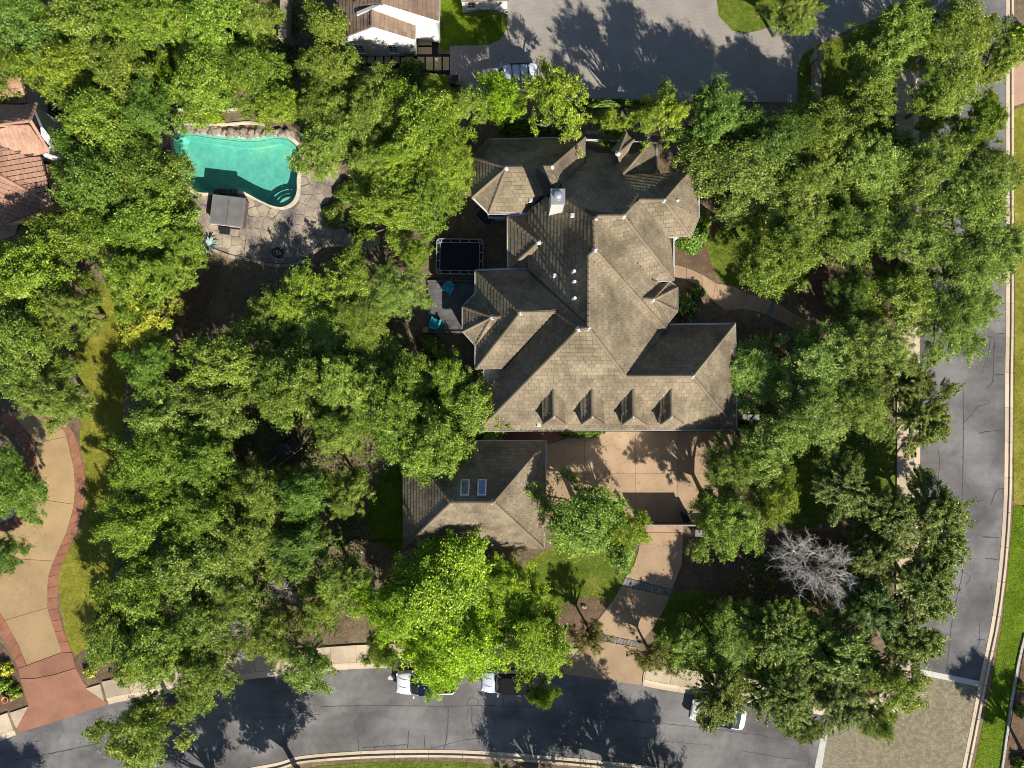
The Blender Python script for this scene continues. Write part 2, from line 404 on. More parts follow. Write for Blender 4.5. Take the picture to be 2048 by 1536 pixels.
road = MB().sheet(TOPW + [tuple(W(1622,1560))[:2]] + [q for q in BOTW if q[0] < W(1622,0).x][::-1], 0.006).build('road', M['asphalt'], kind='structure')
MB().sheet(LEW[:-1] + [tuple(W(1838,1343))[:2], tuple(W(1958,1369))[:2]] + [q for q in REW if q[1] > W(0,1369).y][::-1], 0.006).build('side_road', M['asphalt'], kind='structure')
MB().sheet(CORNER[:-1] + [tuple(W(1656,1436))[:2], tuple(W(1612,1620))[:2], tuple(W(1905,1620))[:2]] + [q for q in REW if W(0,1620).y < q[1] < W(0,1369).y][::-1] + [tuple(W(1958,1369))[:2]], 0.010).build('plaza', M['plaza'], kind='structure')
bands = empty('paving_bands', kind='structure')
for poly in ([(1836,1337),(1958,1362),(1957,1373),(1834,1348)], [(1649,1437),(1660,1440),(1632,1600),(1616,1600)]):
    MB().prism([tuple(W(a, b))[:2] for a, b in poly], 0.0, 0.022).build('white_band', M['white_paint'], bands)
MB().sheet([tuple(W(a, b))[:2] for a, b in [(1662,1440),(1716,1437),(1690,1560),(1636,1560)]], 0.014).build('paver_crossing', pavers('crossing_pavers', (0.33,0.29,0.2), (0.24,0.21,0.145), (0.13,0.115,0.08), 2.0, 0.2), kind='structure')

def kerb(name, path, side, pan=0.4, top=0.2, step=3.0):
    root = empty(name, kind='structure')
    n = max(1, round(length(path) / step))
    p0 = [Vector(q[:2]) for q in path]; p1 = offset(path, side * pan); p2 = offset(path, side * (pan + top))
    def fine(a, b, i):
        k = 6; A = resample(a, n * k)[i * k:(i + 1) * k + 1]; B = resample(b, n * k)[i * k:(i + 1) * k + 1]
        A[-1] = A[-2].lerp(A[-1], 0.96); B[-1] = B[-2].lerp(B[-1], 0.96)
        return [(q.x, q.y) for q in A] + [(q.x, q.y) for q in B[::-1]]
    for i in range(n):
        MB().prism(fine(p0, p1, i), 0.0, 0.03).build('gutter_pan', M['kerb'], root)
        MB().prism(fine(p1, p2, i), 0.0, 0.14, inset=0.015).build('kerb_stone', M['kerb'], root)
    return p2
def cut(path, x0, x1):
    a, b = W(x0, 0).x, W(x1, 0).x
    return [q for q in path if a <= q[0] <= b]
wtop = resample(TOPW, 160); wtop = [tuple(q) for q in wtop]
k1 = kerb('kerb', cut(wtop, -140, 38), 1)
k2 = kerb('kerb', cut(wtop, 214, 1125), 1)
k3 = kerb('kerb', cut(wtop, 1284, 1650), 1)
kerb('kerb', BOTW, -1); kerb('kerb', REW, 1); kl = kerb('kerb', LEW, -1); kerb('kerb', CORNER, -1)
sw = empty('sidewalk', kind='structure')
for kk in (k1, k2, k3):
    n = max(1, round(length(kk) / 2.2)); strip_pieces(sw, 'paving_slab', kk, offset(kk, 1.5), n, 'walk', 0.0, 0.13)
kk = [q for q in kl if q.y < W(0, -100).y]
strip_pieces(sw, 'paving_slab', kk, offset(kk, -1.45), round(length(kk) / 1.7), 'walk', 0.0, 0.13)
cw = [Vector(q) for q in wpath([(1829,1345),(1815,1385),(1785,1410),(1752,1424),(1718,1427),(1660,1424)])]
strip_pieces(sw, 'paving_slab', cw, offset(cw, -1.4), 6, 'walk', 0.0, 0.13)

# tar seams on the roads
def seam(parent, px, w=0.075):
    w *= 0.8
    pts = [W(a, b) for a, b in px]; fine = resample([tuple(p)[:2] for p in spline([tuple(p)[:2] for p in pts], 6)], max(4, int(length(pts) / 0.25)))
    fine = [q + Vector((rnd.uniform(-0.03, 0.03), rnd.uniform(-0.03, 0.03))) for q in fine]
    ww = [w * rnd.uniform(0.55, 1.25) / 2 for _ in fine]
    A = offset(fine, 1.0); L = []; R = []
    for q, a, h in zip(fine, A, ww):
        d = (a - q); L.append(q + d * h); R.append(q - d * h)
    vs = [(q.x, q.y, 0.012) for q in L] + [(q.x, q.y, 0.012) for q in R]; n = len(L)
    MB().add(vs, [(i + n, i + n + 1, i + 1, i) for i in range(n - 1)]).build('tar_seam', M['tar'], parent)
for px, w in [
    ([(640,1413),(760,1411),(890,1413),(960,1411),(1060,1414),(1160,1424),(1260,1440),(1400,1455),(1500,1468),(1625,1488)], .07),
    ([(890,1392),(888,1402),(893,1411)], .06), ([(934,1412),(938,1398),(948,1395),(957,1402),(958,1412)], .07), ([(944,1413),(943,1448)], .09),
    ([(938,1415),(932,1440)], .05), ([(897,1416),(894,1470),(888,1498)], .11), ([(817,1462),(815,1498)], .09), ([(849,1470),(850,1498)], .09),
    ([(723,1495),(760,1493),(812,1489)], .1), ([(766,1480),(768,1492)], .07), ([(750,1493),(749,1502)], .1), ([(717,1480),(717,1502)], .1),
    ([(980,1480),(985,1505)], .1), ([(1008,1393),(1006,1413)], .06), ([(860,1498),(920,1482),(970,1475)], .05),
    ([(30,1520),(110,1505),(200,1486)], .1), ([(66,1475),(80,1464),(82,1480),(68,1483)], .05), ([(1480,1500),(1540,1512),(1600,1520)], .08), ([(1250,1470),(1330,1482),(1420,1490)], .05),
    ([(500,1440),(640,1428)], .05), ([(1615,1505),(1618,1530)], .08), ([(300,1450),(420,1425)], .06)]:
    seam(road, px, w)
sroad = bpy.data.objects['side_road']
for px, w in [
    ([(1926,775),(1927,840),(1925,965),(1922,1060)], .1), ([(1876,900),(1879,930),(1874,980)], .06), ([(1927,846),(1950,820),(1958,812),(1980,806),(1972,800)], .07),
    ([(2007,861),(1975,863),(1957,867)], .1), ([(2009,978),(1992,981),(1982,1010)], .1), ([(1963,746),(1975,715),(1980,690),(1980,675)], .07), ([(1975,775),(1986,760),(1987,700),(1990,680),(1975,672)], .1),
    ([(2008,749),(1992,750)], .1), ([(2009,667),(1995,668)], .1), ([(2010,606),(2000,606),(2000,598)], .06), ([(2010,714),(1995,714)], .07),
    ([(1930,1100),(1922,1160),(1908,1220),(1900,1280),(1893,1345)], .11), ([(1922,1140),(1940,1155),(1932,1170)], .07), ([(1998,1076),(1965,1073)], .12), ([(1997,1119),(1970,1117)], .12),
    ([(1960,1245),(1957,1290),(1950,1300)], .1), ([(1971,1280),(1955,1279)], .1), ([(1982,1170),(1988,1215)], .05), ([(1893,1344),(1897,1330),(1925,1336),(1926,1352)], .08), ([(1850,1320),(1890,1328)], .05)]:
    seam(sroad, px, w)
# white litter-like paint marks on the road by the parked cars
mk = MB(); mk.prism([tuple(W(a, b))[:2] for a, b in spline([(776,1354),(786,1350),(790,1356),(783,1360),(777,1359)], 3, True)], 0.0, 0.013)
mk.build('paint_splash', M['white_paint'], road)

# lawns and beds
area('lawn', [(118,1180),(122,1140),(140,1095),(158,1063),(172,1000),(172,950),(160,880),(165,800),(150,700),(170,600),(240,560),(262,640),(250,760),(246,860),(262,960),(240,1060),(225,1180),(245,1250),(150,1310)], 'dry_lawn', 0.010, 4)
area('lawn', [(760,960),(808,940),(812,1090),(760,1090),(735,1040)], 'lush', 0.010, 3)
area('lawn', [(1090,1100),(1270,1090),(1245,1170),(1215,1205),(1160,1200),(1100,1260),(1040,1180)], 'lawn', 0.010, 3)
area('lawn', [(1345,1190),(1420,1185),(1520,1240),(1600,1330),(1520,1380),(1330,1345),(1312,1255)], 'lawn', 0.010, 3)
area('lawn', [(1560,860),(1790,860),(1792,990),(1700,1020),(1580,1060),(1480,930)], 'lawn', 0.010, 3)
area('lawn', [(1420,470),(1560,440),(1620,560),(1540,590),(1490,575),(1440,560)], 'lawn', 0.010, 3)
area('lawn', [(1596,205),(1597,135),(1612,108),(1660,82),(1760,42),(1790,36),(1790,300),(1640,330),(1560,240)], 'lawn', 0.010, 2)
area('lawn', [(880,-40),(1012,-40),(1012,62),(998,80),(970,90),(898,90),(898,100),(878,100)], 'lush', 0.012)
area('lawn', [(1429,-60),(1437,32),(1465,61),(1492,66),(1524,59),(1575,35),(1640,5),(1700,-60)], 'lawn', 0.014)
area('lawn', [(270,-40),(420,-40),(400,140),(330,210),(270,120)], 'lush', 0.010, 3)
area('soil_patch', [(845,470),(1000,440),(1010,545),(860,560)], 'dirt', 0.008, 2)
area('lawn', [(840,150),(898,150),(940,190),(900,235),(830,210)], 'lawn', 0.010, 2)
area('lawn', [(2027,218),(2200,170),(2200,1080),(2027,1005),(2030,600)], 'dry_lawn', 0.02)
area('lawn', [(2027,1012),(2200,1000),(2200,1270),(2048,1270),(1992,1600),(1925,1650),(1948,1536),(1978,1390),(2004,1250),(2018,1120)], 'lush', 0.02)
area('lawn', [(430,1580),(560,1548),(640,1532),(760,1524),(920,1524),(1020,1534),(1020,1640),(430,1700)], 'lawn', 0.016)
area('mulch_bed', [(1040,1524),(1240,1548),(1400,1572),(1400,1680),(1040,1650)], 'mulch', 0.012)
area('mulch_bed', [(2052,1275),(2200,1275),(2200,1700),(1980,1700),(2006,1536)], 'mulch', 0.05)
area('mulch_bed', [(-120,1440),(0,1428),(60,1408),(36,1340),(15,1300),(0,1285),(-120,1300)], 'mulch', 0.012)
area('mulch_bed', [(145,1320),(168,1355),(270,1365),(300,1330),(200,1290)], 'mulch', 0.012, 2)
area('mulch_bed', [(1368,1075),(1500,1072),(1700,1060),(1780,1120),(1760,1260),(1600,1290),(1440,1230),(1346,1190),(1366,1130)], 'mulch', 0.008, 2)
area('mulch_bed', [(1352,470),(1440,450),(1430,560),(1385,535),(1350,526)], 'mulch', 0.008, 2)
area('mulch_bed', [(1620,500),(1800,520),(1790,640),(1600,610)], 'mulch', 0.008, 2)
area('mulch_bed', [(975,861),(1100,861),(1125,872),(1088,892),(1000,892)], 'red', 0.012, 2)
area('mulch_bed', [(1120,1290),(1185,1255),(1225,1205),(1160,1195),(1110,1230)], 'mulch', 0.012, 2)
area('dirt_path', [(350,720),(372,640),(380,575),(430,530),(440,560),(405,640),(395,700)], 'mulch', 0.008, 3)
area('gravel_bed', [(-40,905),(30,940),(45,985),(25,1035),(-40,1040)], 'gravel_white', 0.012, 2)
area('gravel_bed', [(712,108),(900,108),(900,150),(712,130)], 'gravel_black', 0.010)
area('gravel_bed', [(828,36),(876,36),(876,112),(828,112)], 'gravel_black', 0.014)

# left neighbour's drive: tan slabs, red brick border, red apron
drive = empty('left_driveway', kind='structure')
RIN = [(70,820),(129,861),(141,895),(148,935),(150,977),(148,1012),(134,1063),(114,1108),(98,1149),(95,1199),(104,1245),(124,1305)]
ROUT = [(80,800),(144,858),(160,905),(168,940),(170,970),(167,1010),(152,1063),(134,1105),(119,1145),(115,1190),(119,1232),(144,1304)]
LIN = [(20,822),(55,865),(72,910),(78,960),(73,997),(52,1040),(30,1058),(-40,1075)]
LOUT = [(-5,835),(36,875),(55,915),(63,958),(58,988),(40,1022),(20,1042),(-45,1056)]
BIN = [(-60,1170),(-5,1215),(10,1240),(38,1290),(53,1331)]
BOUT = [(-60,1210),(-20,1245),(0,1268),(20,1297),(37,1336)]
for poly in ([(20,824),(70,822),(129,861),(133,873),(76,885),(55,865)],
             [(76,885.4),(133,873.4),(148,935),(150,977),(148,1008),(74,997.6),(78,960),(72,912)],
             [(74,998),(148,1008.4),(134,1063),(112,1112),(108,1121.6),(40,1117.6),(-60,1110),(-60,1075),(30,1058),(52,1040)],
             [(-60,1110.5),(40,1118),(108,1122),(98,1149),(95,1199),(95,1215),(10,1240),(-5,1215),(-60,1172)],
             [(10.3,1240.4),(95.3,1215.4),(104,1245),(124,1304),(54,1330),(38,1290)]):
    slab(drive, 'concrete_slab', poly, 'leftdrive', 0.0, 0.045, 0.012)
for A, B, n in ((RIN, ROUT, 24), (LIN, LOUT, 13), (BIN, BOUT, 8)):
    strip_pieces(drive, 'border_paver', wpath(A), wpath(B), n, 'brick', 0.0, 0.055, 0.015)
slab(drive, 'apron_slab', [(37,1337),(54,1331),(124,1305),(144,1305),(152,1335),(110,1348),(70,1356),(41,1356)], 'red', 0.0, 0.05)
slab(drive, 'apron_slab', [(41,1357),(70,1357),(110,1349),(152,1336),(168,1365),(212,1402),(212,1410),(38,1466),(34,1455),(58,1413)], 'red', 0.0, 0.05)

for poly in ([(20,1425),(57,1412.5),(33.5,1456)], [(173,1376),(201,1367.5),(209.5,1401)]): slab(drive, 'flare_slab', poly, 'walk', 0.0, 0.1)
# motor court and drive of the main house
court = empty('motor_court', kind='structure')
xs = [1092, 1169, 1271, 1355, 1460]; ys = [863, 947, 1044]
for i in range(4):
    for j in range(2):
        p = [(xs[i], ys[j]), (xs[i + 1], ys[j]), (xs[i + 1], ys[j + 1]), (xs[i], ys[j + 1])]
        if i == 0 and j == 0: p = [(1092, 890), (1130, 878), (1169, 868), (1169, 947), (1092, 947)]
        slab(court, 'concrete_slab', p, 'court', 0.0, 0.05, 0.013)
slab(court, 'concrete_slab', [(1281,1044.6),(1366,1044.6),(1366,1064),(1283,1064)], 'court', 0.0, 0.05)
slab(court, 'concrete_slab', [(1283,1064.7),(1365,1064.7),(1365,1100),(1363,1129),(1343,1178),(1250,1154),(1264,1140),(1276,1105)], 'court', 0.0, 0.05)
slab(court, 'concrete_slab', [(1243,1172),(1340,1192),(1326,1222),(1308,1252),(1283,1284),(1209,1269),(1192,1245),(1224,1203)], 'court', 0.0, 0.05)
slab(court, 'apron_slab', [(1208,1282),(1276,1295),(1288,1320),(1283,1370),(1127,1347),(1125,1336),(1162,1296)], 'court', 0.0, 0.05)
for poly in ([(1118,1296),(1160,1296.5),(1125.5,1333)], [(1290,1322),(1316,1328),(1314,1362),(1284.5,1366)]): slab(court, 'flare_slab', poly, 'walk', 0.0, 0.1)
for A, B, n in (([(1250,1155),(1343,1179)], [(1243,1171),(1340,1191)], 14), ([(1209,1270),(1282,1284)], [(1208,1281),(1276,1294)], 11)):
    strip_pieces(court, 'band_stone', [tuple(W(*q))[:2] for q in A], [tuple(W(*q))[:2] for q in B], n, 'band', 0.0, 0.062, 0.012, 0.012)

# front path
walk = empty('front_path', kind='structure')
U = [(1340,527),(1383,538),(1412,554),(1430,566),(1465,572),(1494,588),(1530,595),(1562,611),(1598,634),(1700,690),(1796,735)]
D = [(1340,552),(1376,561),(1408,575),(1424,600),(1452,622),(1484,617),(1533,629),(1573,650),(1690,715),(1796,762)]
strip_pieces(walk, 'path_slab', wpath(U), wpath(D), 15, 'court', 0.0, 0.05, 0.012)
strip_pieces(walk, 'band_stone', [tuple(W(*q))[:2] for q in [(1544,603),(1552,607)]], [tuple(W(*q))[:2] for q in [(1530,628),(1541,634)]], 1, 'band', 0.05, 0.058)

# north neighbour's paver court, stepping slabs
area('paver_court', [(900,92),(975,90.5),(999,80),(1012,62),(1015,40),(1016,-60),(1428,-60),(1437,32),(1465,61.5),(1492,66.5),(1524,59.5),(1575,35.5),(1640,5),(1700,-60),(1860,-60),(1792,32),(1753,37),(1654,79),(1607,107),(1594,134),(1593,205),(1240,202),(1000,200),(940,192),(900,150)], 'grey_paver', 0.018)
steps = empty('stepping_slabs', kind='structure')
for x0, x1, y0, y1 in [(836,864,77,91),(836,864,94.5,109),(835,849,114,141),(852,866,114,141),(869,883,114,141),(886,898.5,114,141),(718,733,113,127),(735,749,113,127),(752,766,113,127),(769,782,113,127),(785,799,113,127),(802,816,114,128),(833,872,42,71)]:
    slab(steps, 'stone_slab', [(x0, y0), (x1, y0), (x1, y1), (x0, y1)], 'slab_tan', 0.0, 0.06, 0.02)
# neighbour drive on the far right
area('right_driveway', [(2021,105),(2200,95),(2200,165),(2048,206),(2021,215)], 'red', 0.02)
bpy.data.objects['right_driveway'].data.materials[0] = concrete('pink_concrete', (0.6, 0.38, 0.27), 0.85, 0.25)

# ------------------------------------------------------------------ pool
pool = empty('swimming_pool', W(475, 330), label='free-form swimming pool with turquoise water, pale coping and curved corner steps', cat='pool')
def at0(o):          # keep world geometry under a parent that is moved
    o.matrix_parent_inverse = pool.matrix_basis.inverted(); return o
pool.matrix_basis = Matrix.Translation(W(475, 330))
n = len(POOL); cx, cyy = sum(p[0] for p in POOL) / n, sum(p[1] for p in POOL) / n
def shr(d):
    return [(p[0] + (cx - p[0]) * d / math.hypot(cx - p[0], cyy - p[1]), p[1] + (cyy - p[1]) * d / math.hypot(cx - p[0], cyy - p[1])) for p in POOL]
rings = [(POOL, 0.02), (POOL, -1.0), (shr(0.55), -1.35)]
vs = [(a, b, z) for r, z in rings for a, b in r]; fs = []
for k in range(2):
    for i in range(n):
        j = (i + 1) % n; fs.append((k * n + j, k * n + i, (k + 1) * n + i, (k + 1) * n + j))
b_ = MB().add(vs, fs); b_.sheet(shr(0.55), -1.35); at0(b_.build('basin', M['plaster'], pool))
at0(MB().sheet(POOL, -0.10).build('water', M['water'], pool))
# shallow shelf along the north edge and corner steps
shelf = [W(a, b) for a, b in spline([(366,265),(382,265),(417,271),(446,274),(487,278),(520,276),(549,271),(572,276),(590,289)], 3)]
shelf2 = [W(a, b) for a, b in spline([(366,272),(382,276),(417,281),(446,285),(487,290),(520,288),(549,282),(568,285),(588,294)], 3)]
at0(MB().prism([(q.x, q.y) for q in shelf] + [(q.x, q.y) for q in shelf2[::-1]], -1.3, -0.75).build('ledge', M['plaster'], pool))
for k, r in enumerate((0.75, 1.15, 1.6)):
    c = W(578, 409); pts = []
    for i in range(15):
        a = math.radians(20 + 165 * i / 14); pts.append((c.x + r * 1.25 * math.cos(a), c.y + r * math.sin(a)))
    pts = [p for p in pts if inside(p, POOL)]
    lo = [p for p in POOL if math.hypot(p[0] - c.x, p[1] - c.y) < r * 1.2 and p[1] < W(0, 396).y]
    if len(pts) > 2:
        at0(MB().prism(pts + [(c.x - r * 0.9, c.y - 0.1), (c.x + r * 0.6, c.y - 0.1)], -1.34, -0.30 - 0.28 * k).build('pool_step', M['plaster'], pool))
def grow(d): return shr(-d)
nn = 46
a_ = resample(POOL + POOL[:1], nn * 3); b2 = resample(grow(0.34) + grow(0.34)[:1], nn * 3)
for i in range(nn):
    A = a_[i * 3:i * 3 + 4]; B = b2[i * 3:i * 3 + 4]
    B = [q.lerp(B[-1], 0.01) for q in B]
    at0(MB().prism([(q.x, q.y) for q in A] + [(q.x, q.y) for q in B[::-1]], -0.06, 0.075, inset=0.008).build('coping_stone', M['coping'], pool))

# pool terrace of flagstones
DECK_PX = [(340,262),(330,300),(345,350),(385,382),(367,428),(395,450),(412,478),(429,497),(487,515),(511,516),(534,524),(572,527),(605,518),(622,505),(634,493),(651,486),(690,486),(751,493),(756,472),(693,464),(669,458),(648,443),(642,420),(646,402),(661,387),(666,370),(692,352),(660,335),(640,300),(615,280),(585,262),(540,258),(440,260)]
DECKP = [tuple(W(a, b))[:2] for a, b in DECK_PX]
MB().sheet(DECKP, 0.012, [POOL]).build('pool_terrace', M['mortar'], kind='structure')
terrace = bpy.data.objects['pool_terrace']
seeds = []
g = 0.92
x0, x1 = min(p[0] for p in DECKP), max(p[0] for p in DECKP); y0, y1 = min(p[1] for p in DECKP), max(p[1] for p in DECKP)
for i in range(int((x1 - x0) / g) + 2):
    for j in range(int((y1 - y0) / g) + 2):
        seeds.append((x0 + (i + (j % 2) * 0.5 + rnd.uniform(-.36, .36)) * g, y0 + (j + rnd.uniform(-.36, .36)) * g))
pool_out = grow(0.3)
for s_ in seeds:
    if not inside(s_, DECKP) or inside(s_, pool_out): continue
    cell = [(s_[0] - 2, s_[1] - 2), (s_[0] + 2, s_[1] - 2), (s_[0] + 2, s_[1] + 2), (s_[0] - 2, s_[1] + 2)]
    for t_ in seeds:
        d = (t_[0] - s_[0], t_[1] - s_[1]); L2 = d[0] ** 2 + d[1] ** 2
        if 0 < L2 < 9:
            L1 = math.sqrt(L2); nx, ny = d[0] / L1, d[1] / L1
            cell = clip_half(cell, (nx, ny), nx * (s_[0] + d[0] / 2) + ny * (s_[1] + d[1] / 2) - 0.018)
    for _ in range(8):
        if any(inside(q, POOL) for q in cell):
            cell = [(s_[0] + (q[0] - s_[0]) * 0.88, s_[1] + (q[1] - s_[1]) * 0.88) for q in cell]
    if len(cell) > 2 and not any(inside(q, POOL) for q in cell) and abs(area2(cell)) > 0.08:
        MB().prism(cell, 0.0, 0.04 + rnd.uniform(0, 0.018), inset=0.02).build('flagstone', M['flag'], terrace)
# terrace retaining edge and two long steps beside the spa
edge = wpath([(429,497),(455,508),(487,515),(511,518),(534,526),(572,529),(605,520),(622,507),(634,495),(651,488),(690,488),(751,495)])
strip_pieces(terrace, 'edge_stone', edge, offset(edge, -0.28), 22, 'flag', 0.0, 0.12, 0.02, 0.01)
for A, B in (([(488,432),(494,470),(489,512)], [(496,432),(503,470),(500,514)]), ([(497,432),(504,470),(501,514)], [(506,436),(513,470),(511,515)])):
    strip_pieces(terrace, 'terrace_step', wpath(A), wpath(B), 2, 'flag', 0.0, 0.14 if A[0][0] == 488 else 0.09, 0.015)

# boulders behind the pool and the raised bed
row = empty('boulder_border', W(445, 262), label='row of rough pale boulders along the far edge of the pool', cat='rocks')
row.matrix_basis = Matrix.Translation(W(445, 262))
def rock(parent, c, r, sq=0.75, mat='rock', name='boulder'):
    bm = bmesh.new(); bmesh.ops.create_icosphere(bm, subdivisions=2, radius=1)
    ph = [rnd.uniform(0, 6.28) for _ in range(6)]
    sx, sy = rnd.uniform(0.8, 1.25), rnd.uniform(0.8, 1.2)
    for v in bm.verts:
        k = 1 + 0.16 * math.sin(3 * v.co.x + ph[0]) + 0.14 * math.sin(4 * v.co.y + ph[1]) + 0.12 * math.sin(5 * v.co.z + ph[2]) + rnd.uniform(-.05, .05)
        v.co = Vector((v.co.x * sx, v.co.y * sy, v.co.z * sq)) * k * r
    me = bpy.data.meshes.new(name); bm.to_mesh(me); bm.free(); me.materials.append(M[mat])
    o = put(name, me, parent); o.location = c; o.rotation_euler = (0, 0, rnd.uniform(0, 6.28)); return o
for k in range(34):
    t = k / 33
    p = W(360 + 215 * t, 256 + 10 * math.sin(t * 2.2) + (4 if k % 2 else 0) + rnd.uniform(-2, 2)); r = rnd.uniform(0.2, 0.36)
    o = rock(row, p, r); o.location = Vector((p.x, p.y, r * 0.45)) - row.location
bed = empty('raised_bed', W(450, 240), label='low tan edged planting bed behind the pool boulders', cat='garden bed')
bed.matrix_basis = Matrix.Translation(W(450, 240))
def inbed(o): o.matrix_parent_inverse = bed.matrix_basis.inverted(); return o
inbed(MB().prism([tuple(W(a, b))[:2] for a, b in [(345,226),(528,224),(530,248),(345,248)]], 0.0, 0.32).build('soil', M['dirt'], bed))
for A, B in (([(345,225),(430,226),(530,223)], [(345,220),(430,221),(530,218)]), ([(345,249),(440,250),(500,246),(530,250)], [(345,252),(440,253),(500,249),(530,253)])):
    a_, b2 = wpath(A), wpath(B)
    inbed(MB().prism([tuple(q) for q in a_] + [tuple(q) for q in b2[::-1]], 0.0, 0.42).build('edging', M['coping'], bed))
# ------------------------------------------------------------------ buildings
def newell(p):
    nrm = Vector((0, 0, 0))
    for i in range(len(p)):
        a, b = p[i - 1], p[i]
        nrm += Vector(((a.y - b.y) * (a.z + b.z), (a.z - b.z) * (a.x + b.x), (a.x - b.x) * (a.y + b.y)))
    return nrm.normalized()
class Roof:
    """Facets given as (px, py, z) corners; covers each with single shingles."""
    def __init__(s, tw=0.43, th=0.385, lift=0.026, rg=0.036): s.rg = rg; s.fac = []; s.tw, s.th, s.lift = tw, th, lift; s.full = []; s.rest = MB()
    def facet(s, pts, dn=None):
        p = [W(*q) for q in pts]
        n = newell(p)
        if n.z < 0: p = p[::-1]; n = -n
        s.fac.append((p, n, dn))
    def tiles(s):
        for p, n, dn in s.fac:
            c = sum(p, Vector()) / len(p)
            d = Vector((0, 0, -1)) if dn is None else Vector((dn[0], dn[1], 0))
            d = (d - n * d.dot(n)).normalized(); u = n.cross(d).normalized()   # d runs down the slope
            loc = [((q - c).dot(u), -(q - c).dot(d)) for q in p]
            res = [(q - c).dot(n) for q in p]
            cf = np.linalg.lstsq(np.array([[1, la, lb] for la, lb in loc]), np.array(res), rcond=None)[0]   # best plane through the corners
            def lift(a, b, h):
                return c + u * a - d * b + n * (float(cf[0] + cf[1] * a + cf[2] * b) + h)
            v0, v1 = min(q[1] for q in loc), max(q[1] for q in loc); u0, u1 = min(q[0] for q in loc), max(q[0] for q in loc)
            i = 0; b = v0 - 0.06
            while b < v1:
                a = u0 - (0.5 if i % 2 else 0.0) * s.tw - rnd.uniform(0, 0.05)
                while a < u1:
                    w = s.tw * rnd.uniform(0.95, 1.05); e = 0.008
                    top = b + s.th - s.rg
                    poly = clip_half(clip_half(clip_half(clip_half(loc, (1, 0), a + w - e), (-1, 0), -(a + e)), (0, 1), top), (0, -1), -b)
                    if len(poly) > 2 and abs(area2(poly)) > 0.012:
                        h = s.lift * rnd.uniform(0.8, 1.25); tilt = rnd.uniform(-.006, .006)
                        def hh(q): return 0.004 + h * (top - q[1]) / (top - b) + tilt * (q[0] - a) / w
                        tops = [lift(q[0], q[1], hh(q)) for q in poly]; bots = [lift(q[0], q[1], -0.03) for q in poly]
                        m = len(poly); pts = tops + bots
                        nn = newell(tops)
                        if nn.dot(n) < 0:
                            tops = tops[::-1]; bots = bots[::-1]; pts = tops + bots
                        fs = [tuple(range(m))] + [(k, k + m, (k + 1) % m + m, (k + 1) % m) for k in range(m)]
                        s.full.append((abs(area2(poly)) * (0.6 + max(0, n.dot(SUN_DIR))) * rnd.uniform(0.8, 1), pts, fs))
                    a += w
                b += s.th; i += 1
    def build(s, parent, mat, deck_parent=None, keep=300, tname='shingle'):
        mb = MB()
        for p, n, dn in s.fac:
            tri = tessellate_polygon([p]); q = [v - Vector((0, 0, 0.11)) for v in p]
            fs = []
            for t in tri:
                fs.append(tuple(t) if (q[t[1]] - q[t[0]]).cross(q[t[2]] - q[t[0]]).z > 0 else tuple(t)[::-1])
            mb.add(q, fs)
        deck = mb.build('roof', M['deck_under'], parent); s.deck = deck
        s.tiles(); s.full.sort(key=lambda t: -t[0])
        for k, (w, pts, fs) in enumerate(s.full):
            if k < keep:
                c = sum(pts, Vector()) / len(pts)
                o = MB().add([q - c for q in pts], fs).build(tname, M[mat], deck); o.location = c
            else: s.rest.add(pts, fs)
        if s.rest.v: s.rest.build(tname + 's', M[mat], deck, kind='stuff')
        return deck
def ridge(parent, a, b, mat='ridge', r=0.13, raise_=0.03):
    A, B = W(*a), W(*b); L = (B - A).length; n = max(2, int(L / 0.42))
    if B.z > A.z: A, B = B, A
    t = (B - A).normalized(); side = t.cross(Vector((0, 0, 1))).normalized(); up = side.cross(t)
    if up.z < 0: up = -up
    vs = []; fs = []; prof = [(-1.15, -0.45), (-0.8, 0.2), (0, 0.6), (0.8, 0.2), (1.15, -0.45)]
    for i in range(n):
        for f, k in ((i / n, 0.9), ((i + 1) / n - 0.001, 1.12)):
            c = A.lerp(B, f) + Vector((0, 0, raise_))
            vs += [c + side * (x * r * k) + up * (y * r * k + (0.02 if k > 1 else 0)) for x, y in prof]
    for i in range(2 * n - 1):
        for k in range(4): fs.append((i * 5 + k, i * 5 + k + 1, i * 5 + 6 + k, i * 5 + 5 + k))
    fs += [(0, 1, 2, 3, 4), tuple(range((2 * n - 1) * 5, 2 * n * 5))]
    return MB().add(vs, fs).build('ridge_cap', M[mat], parent)
def finial(parent, p, s=0.23):
    c = W(*p)
    mb = MB(); mb.add([c + Vector((s * math.cos(a), s * math.sin(a), -0.12)) for a in [k * math.pi / 4 for k in range(8)]] + [c + Vector((0, 0, 0.13))],
                      [(k, (k + 1) % 8, 8) for k in range(8)])
    return mb.build('ridge_flashing', M['flash'], parent)
def gutter(parent, pts, w=0.13):
    P = [W(*q) for q in pts]
    for a, b in zip(P, P[1:]):
        t = (b - a).normalized(); c = (a + b) / 2 - Vector((0, 0, 0.06)); L = (b - a).length
        m = Matrix((t, Vector((-t.y, t.x, 0)).normalized(), Vector((0, 0, 1)))).transposed()
        mb = MB(); mb.box(c, (L, w, 0.02), rot=m); nrm = Vector((-t.y, t.x, 0)).normalized()
        for sgn in (-1, 1): mb.box(c + nrm * (sgn * (w / 2 - 0.012)) + Vector((0, 0, 0.05)), (L, 0.024, 0.08), rot=m)
        mb.build('gutter', M['trim'], parent)
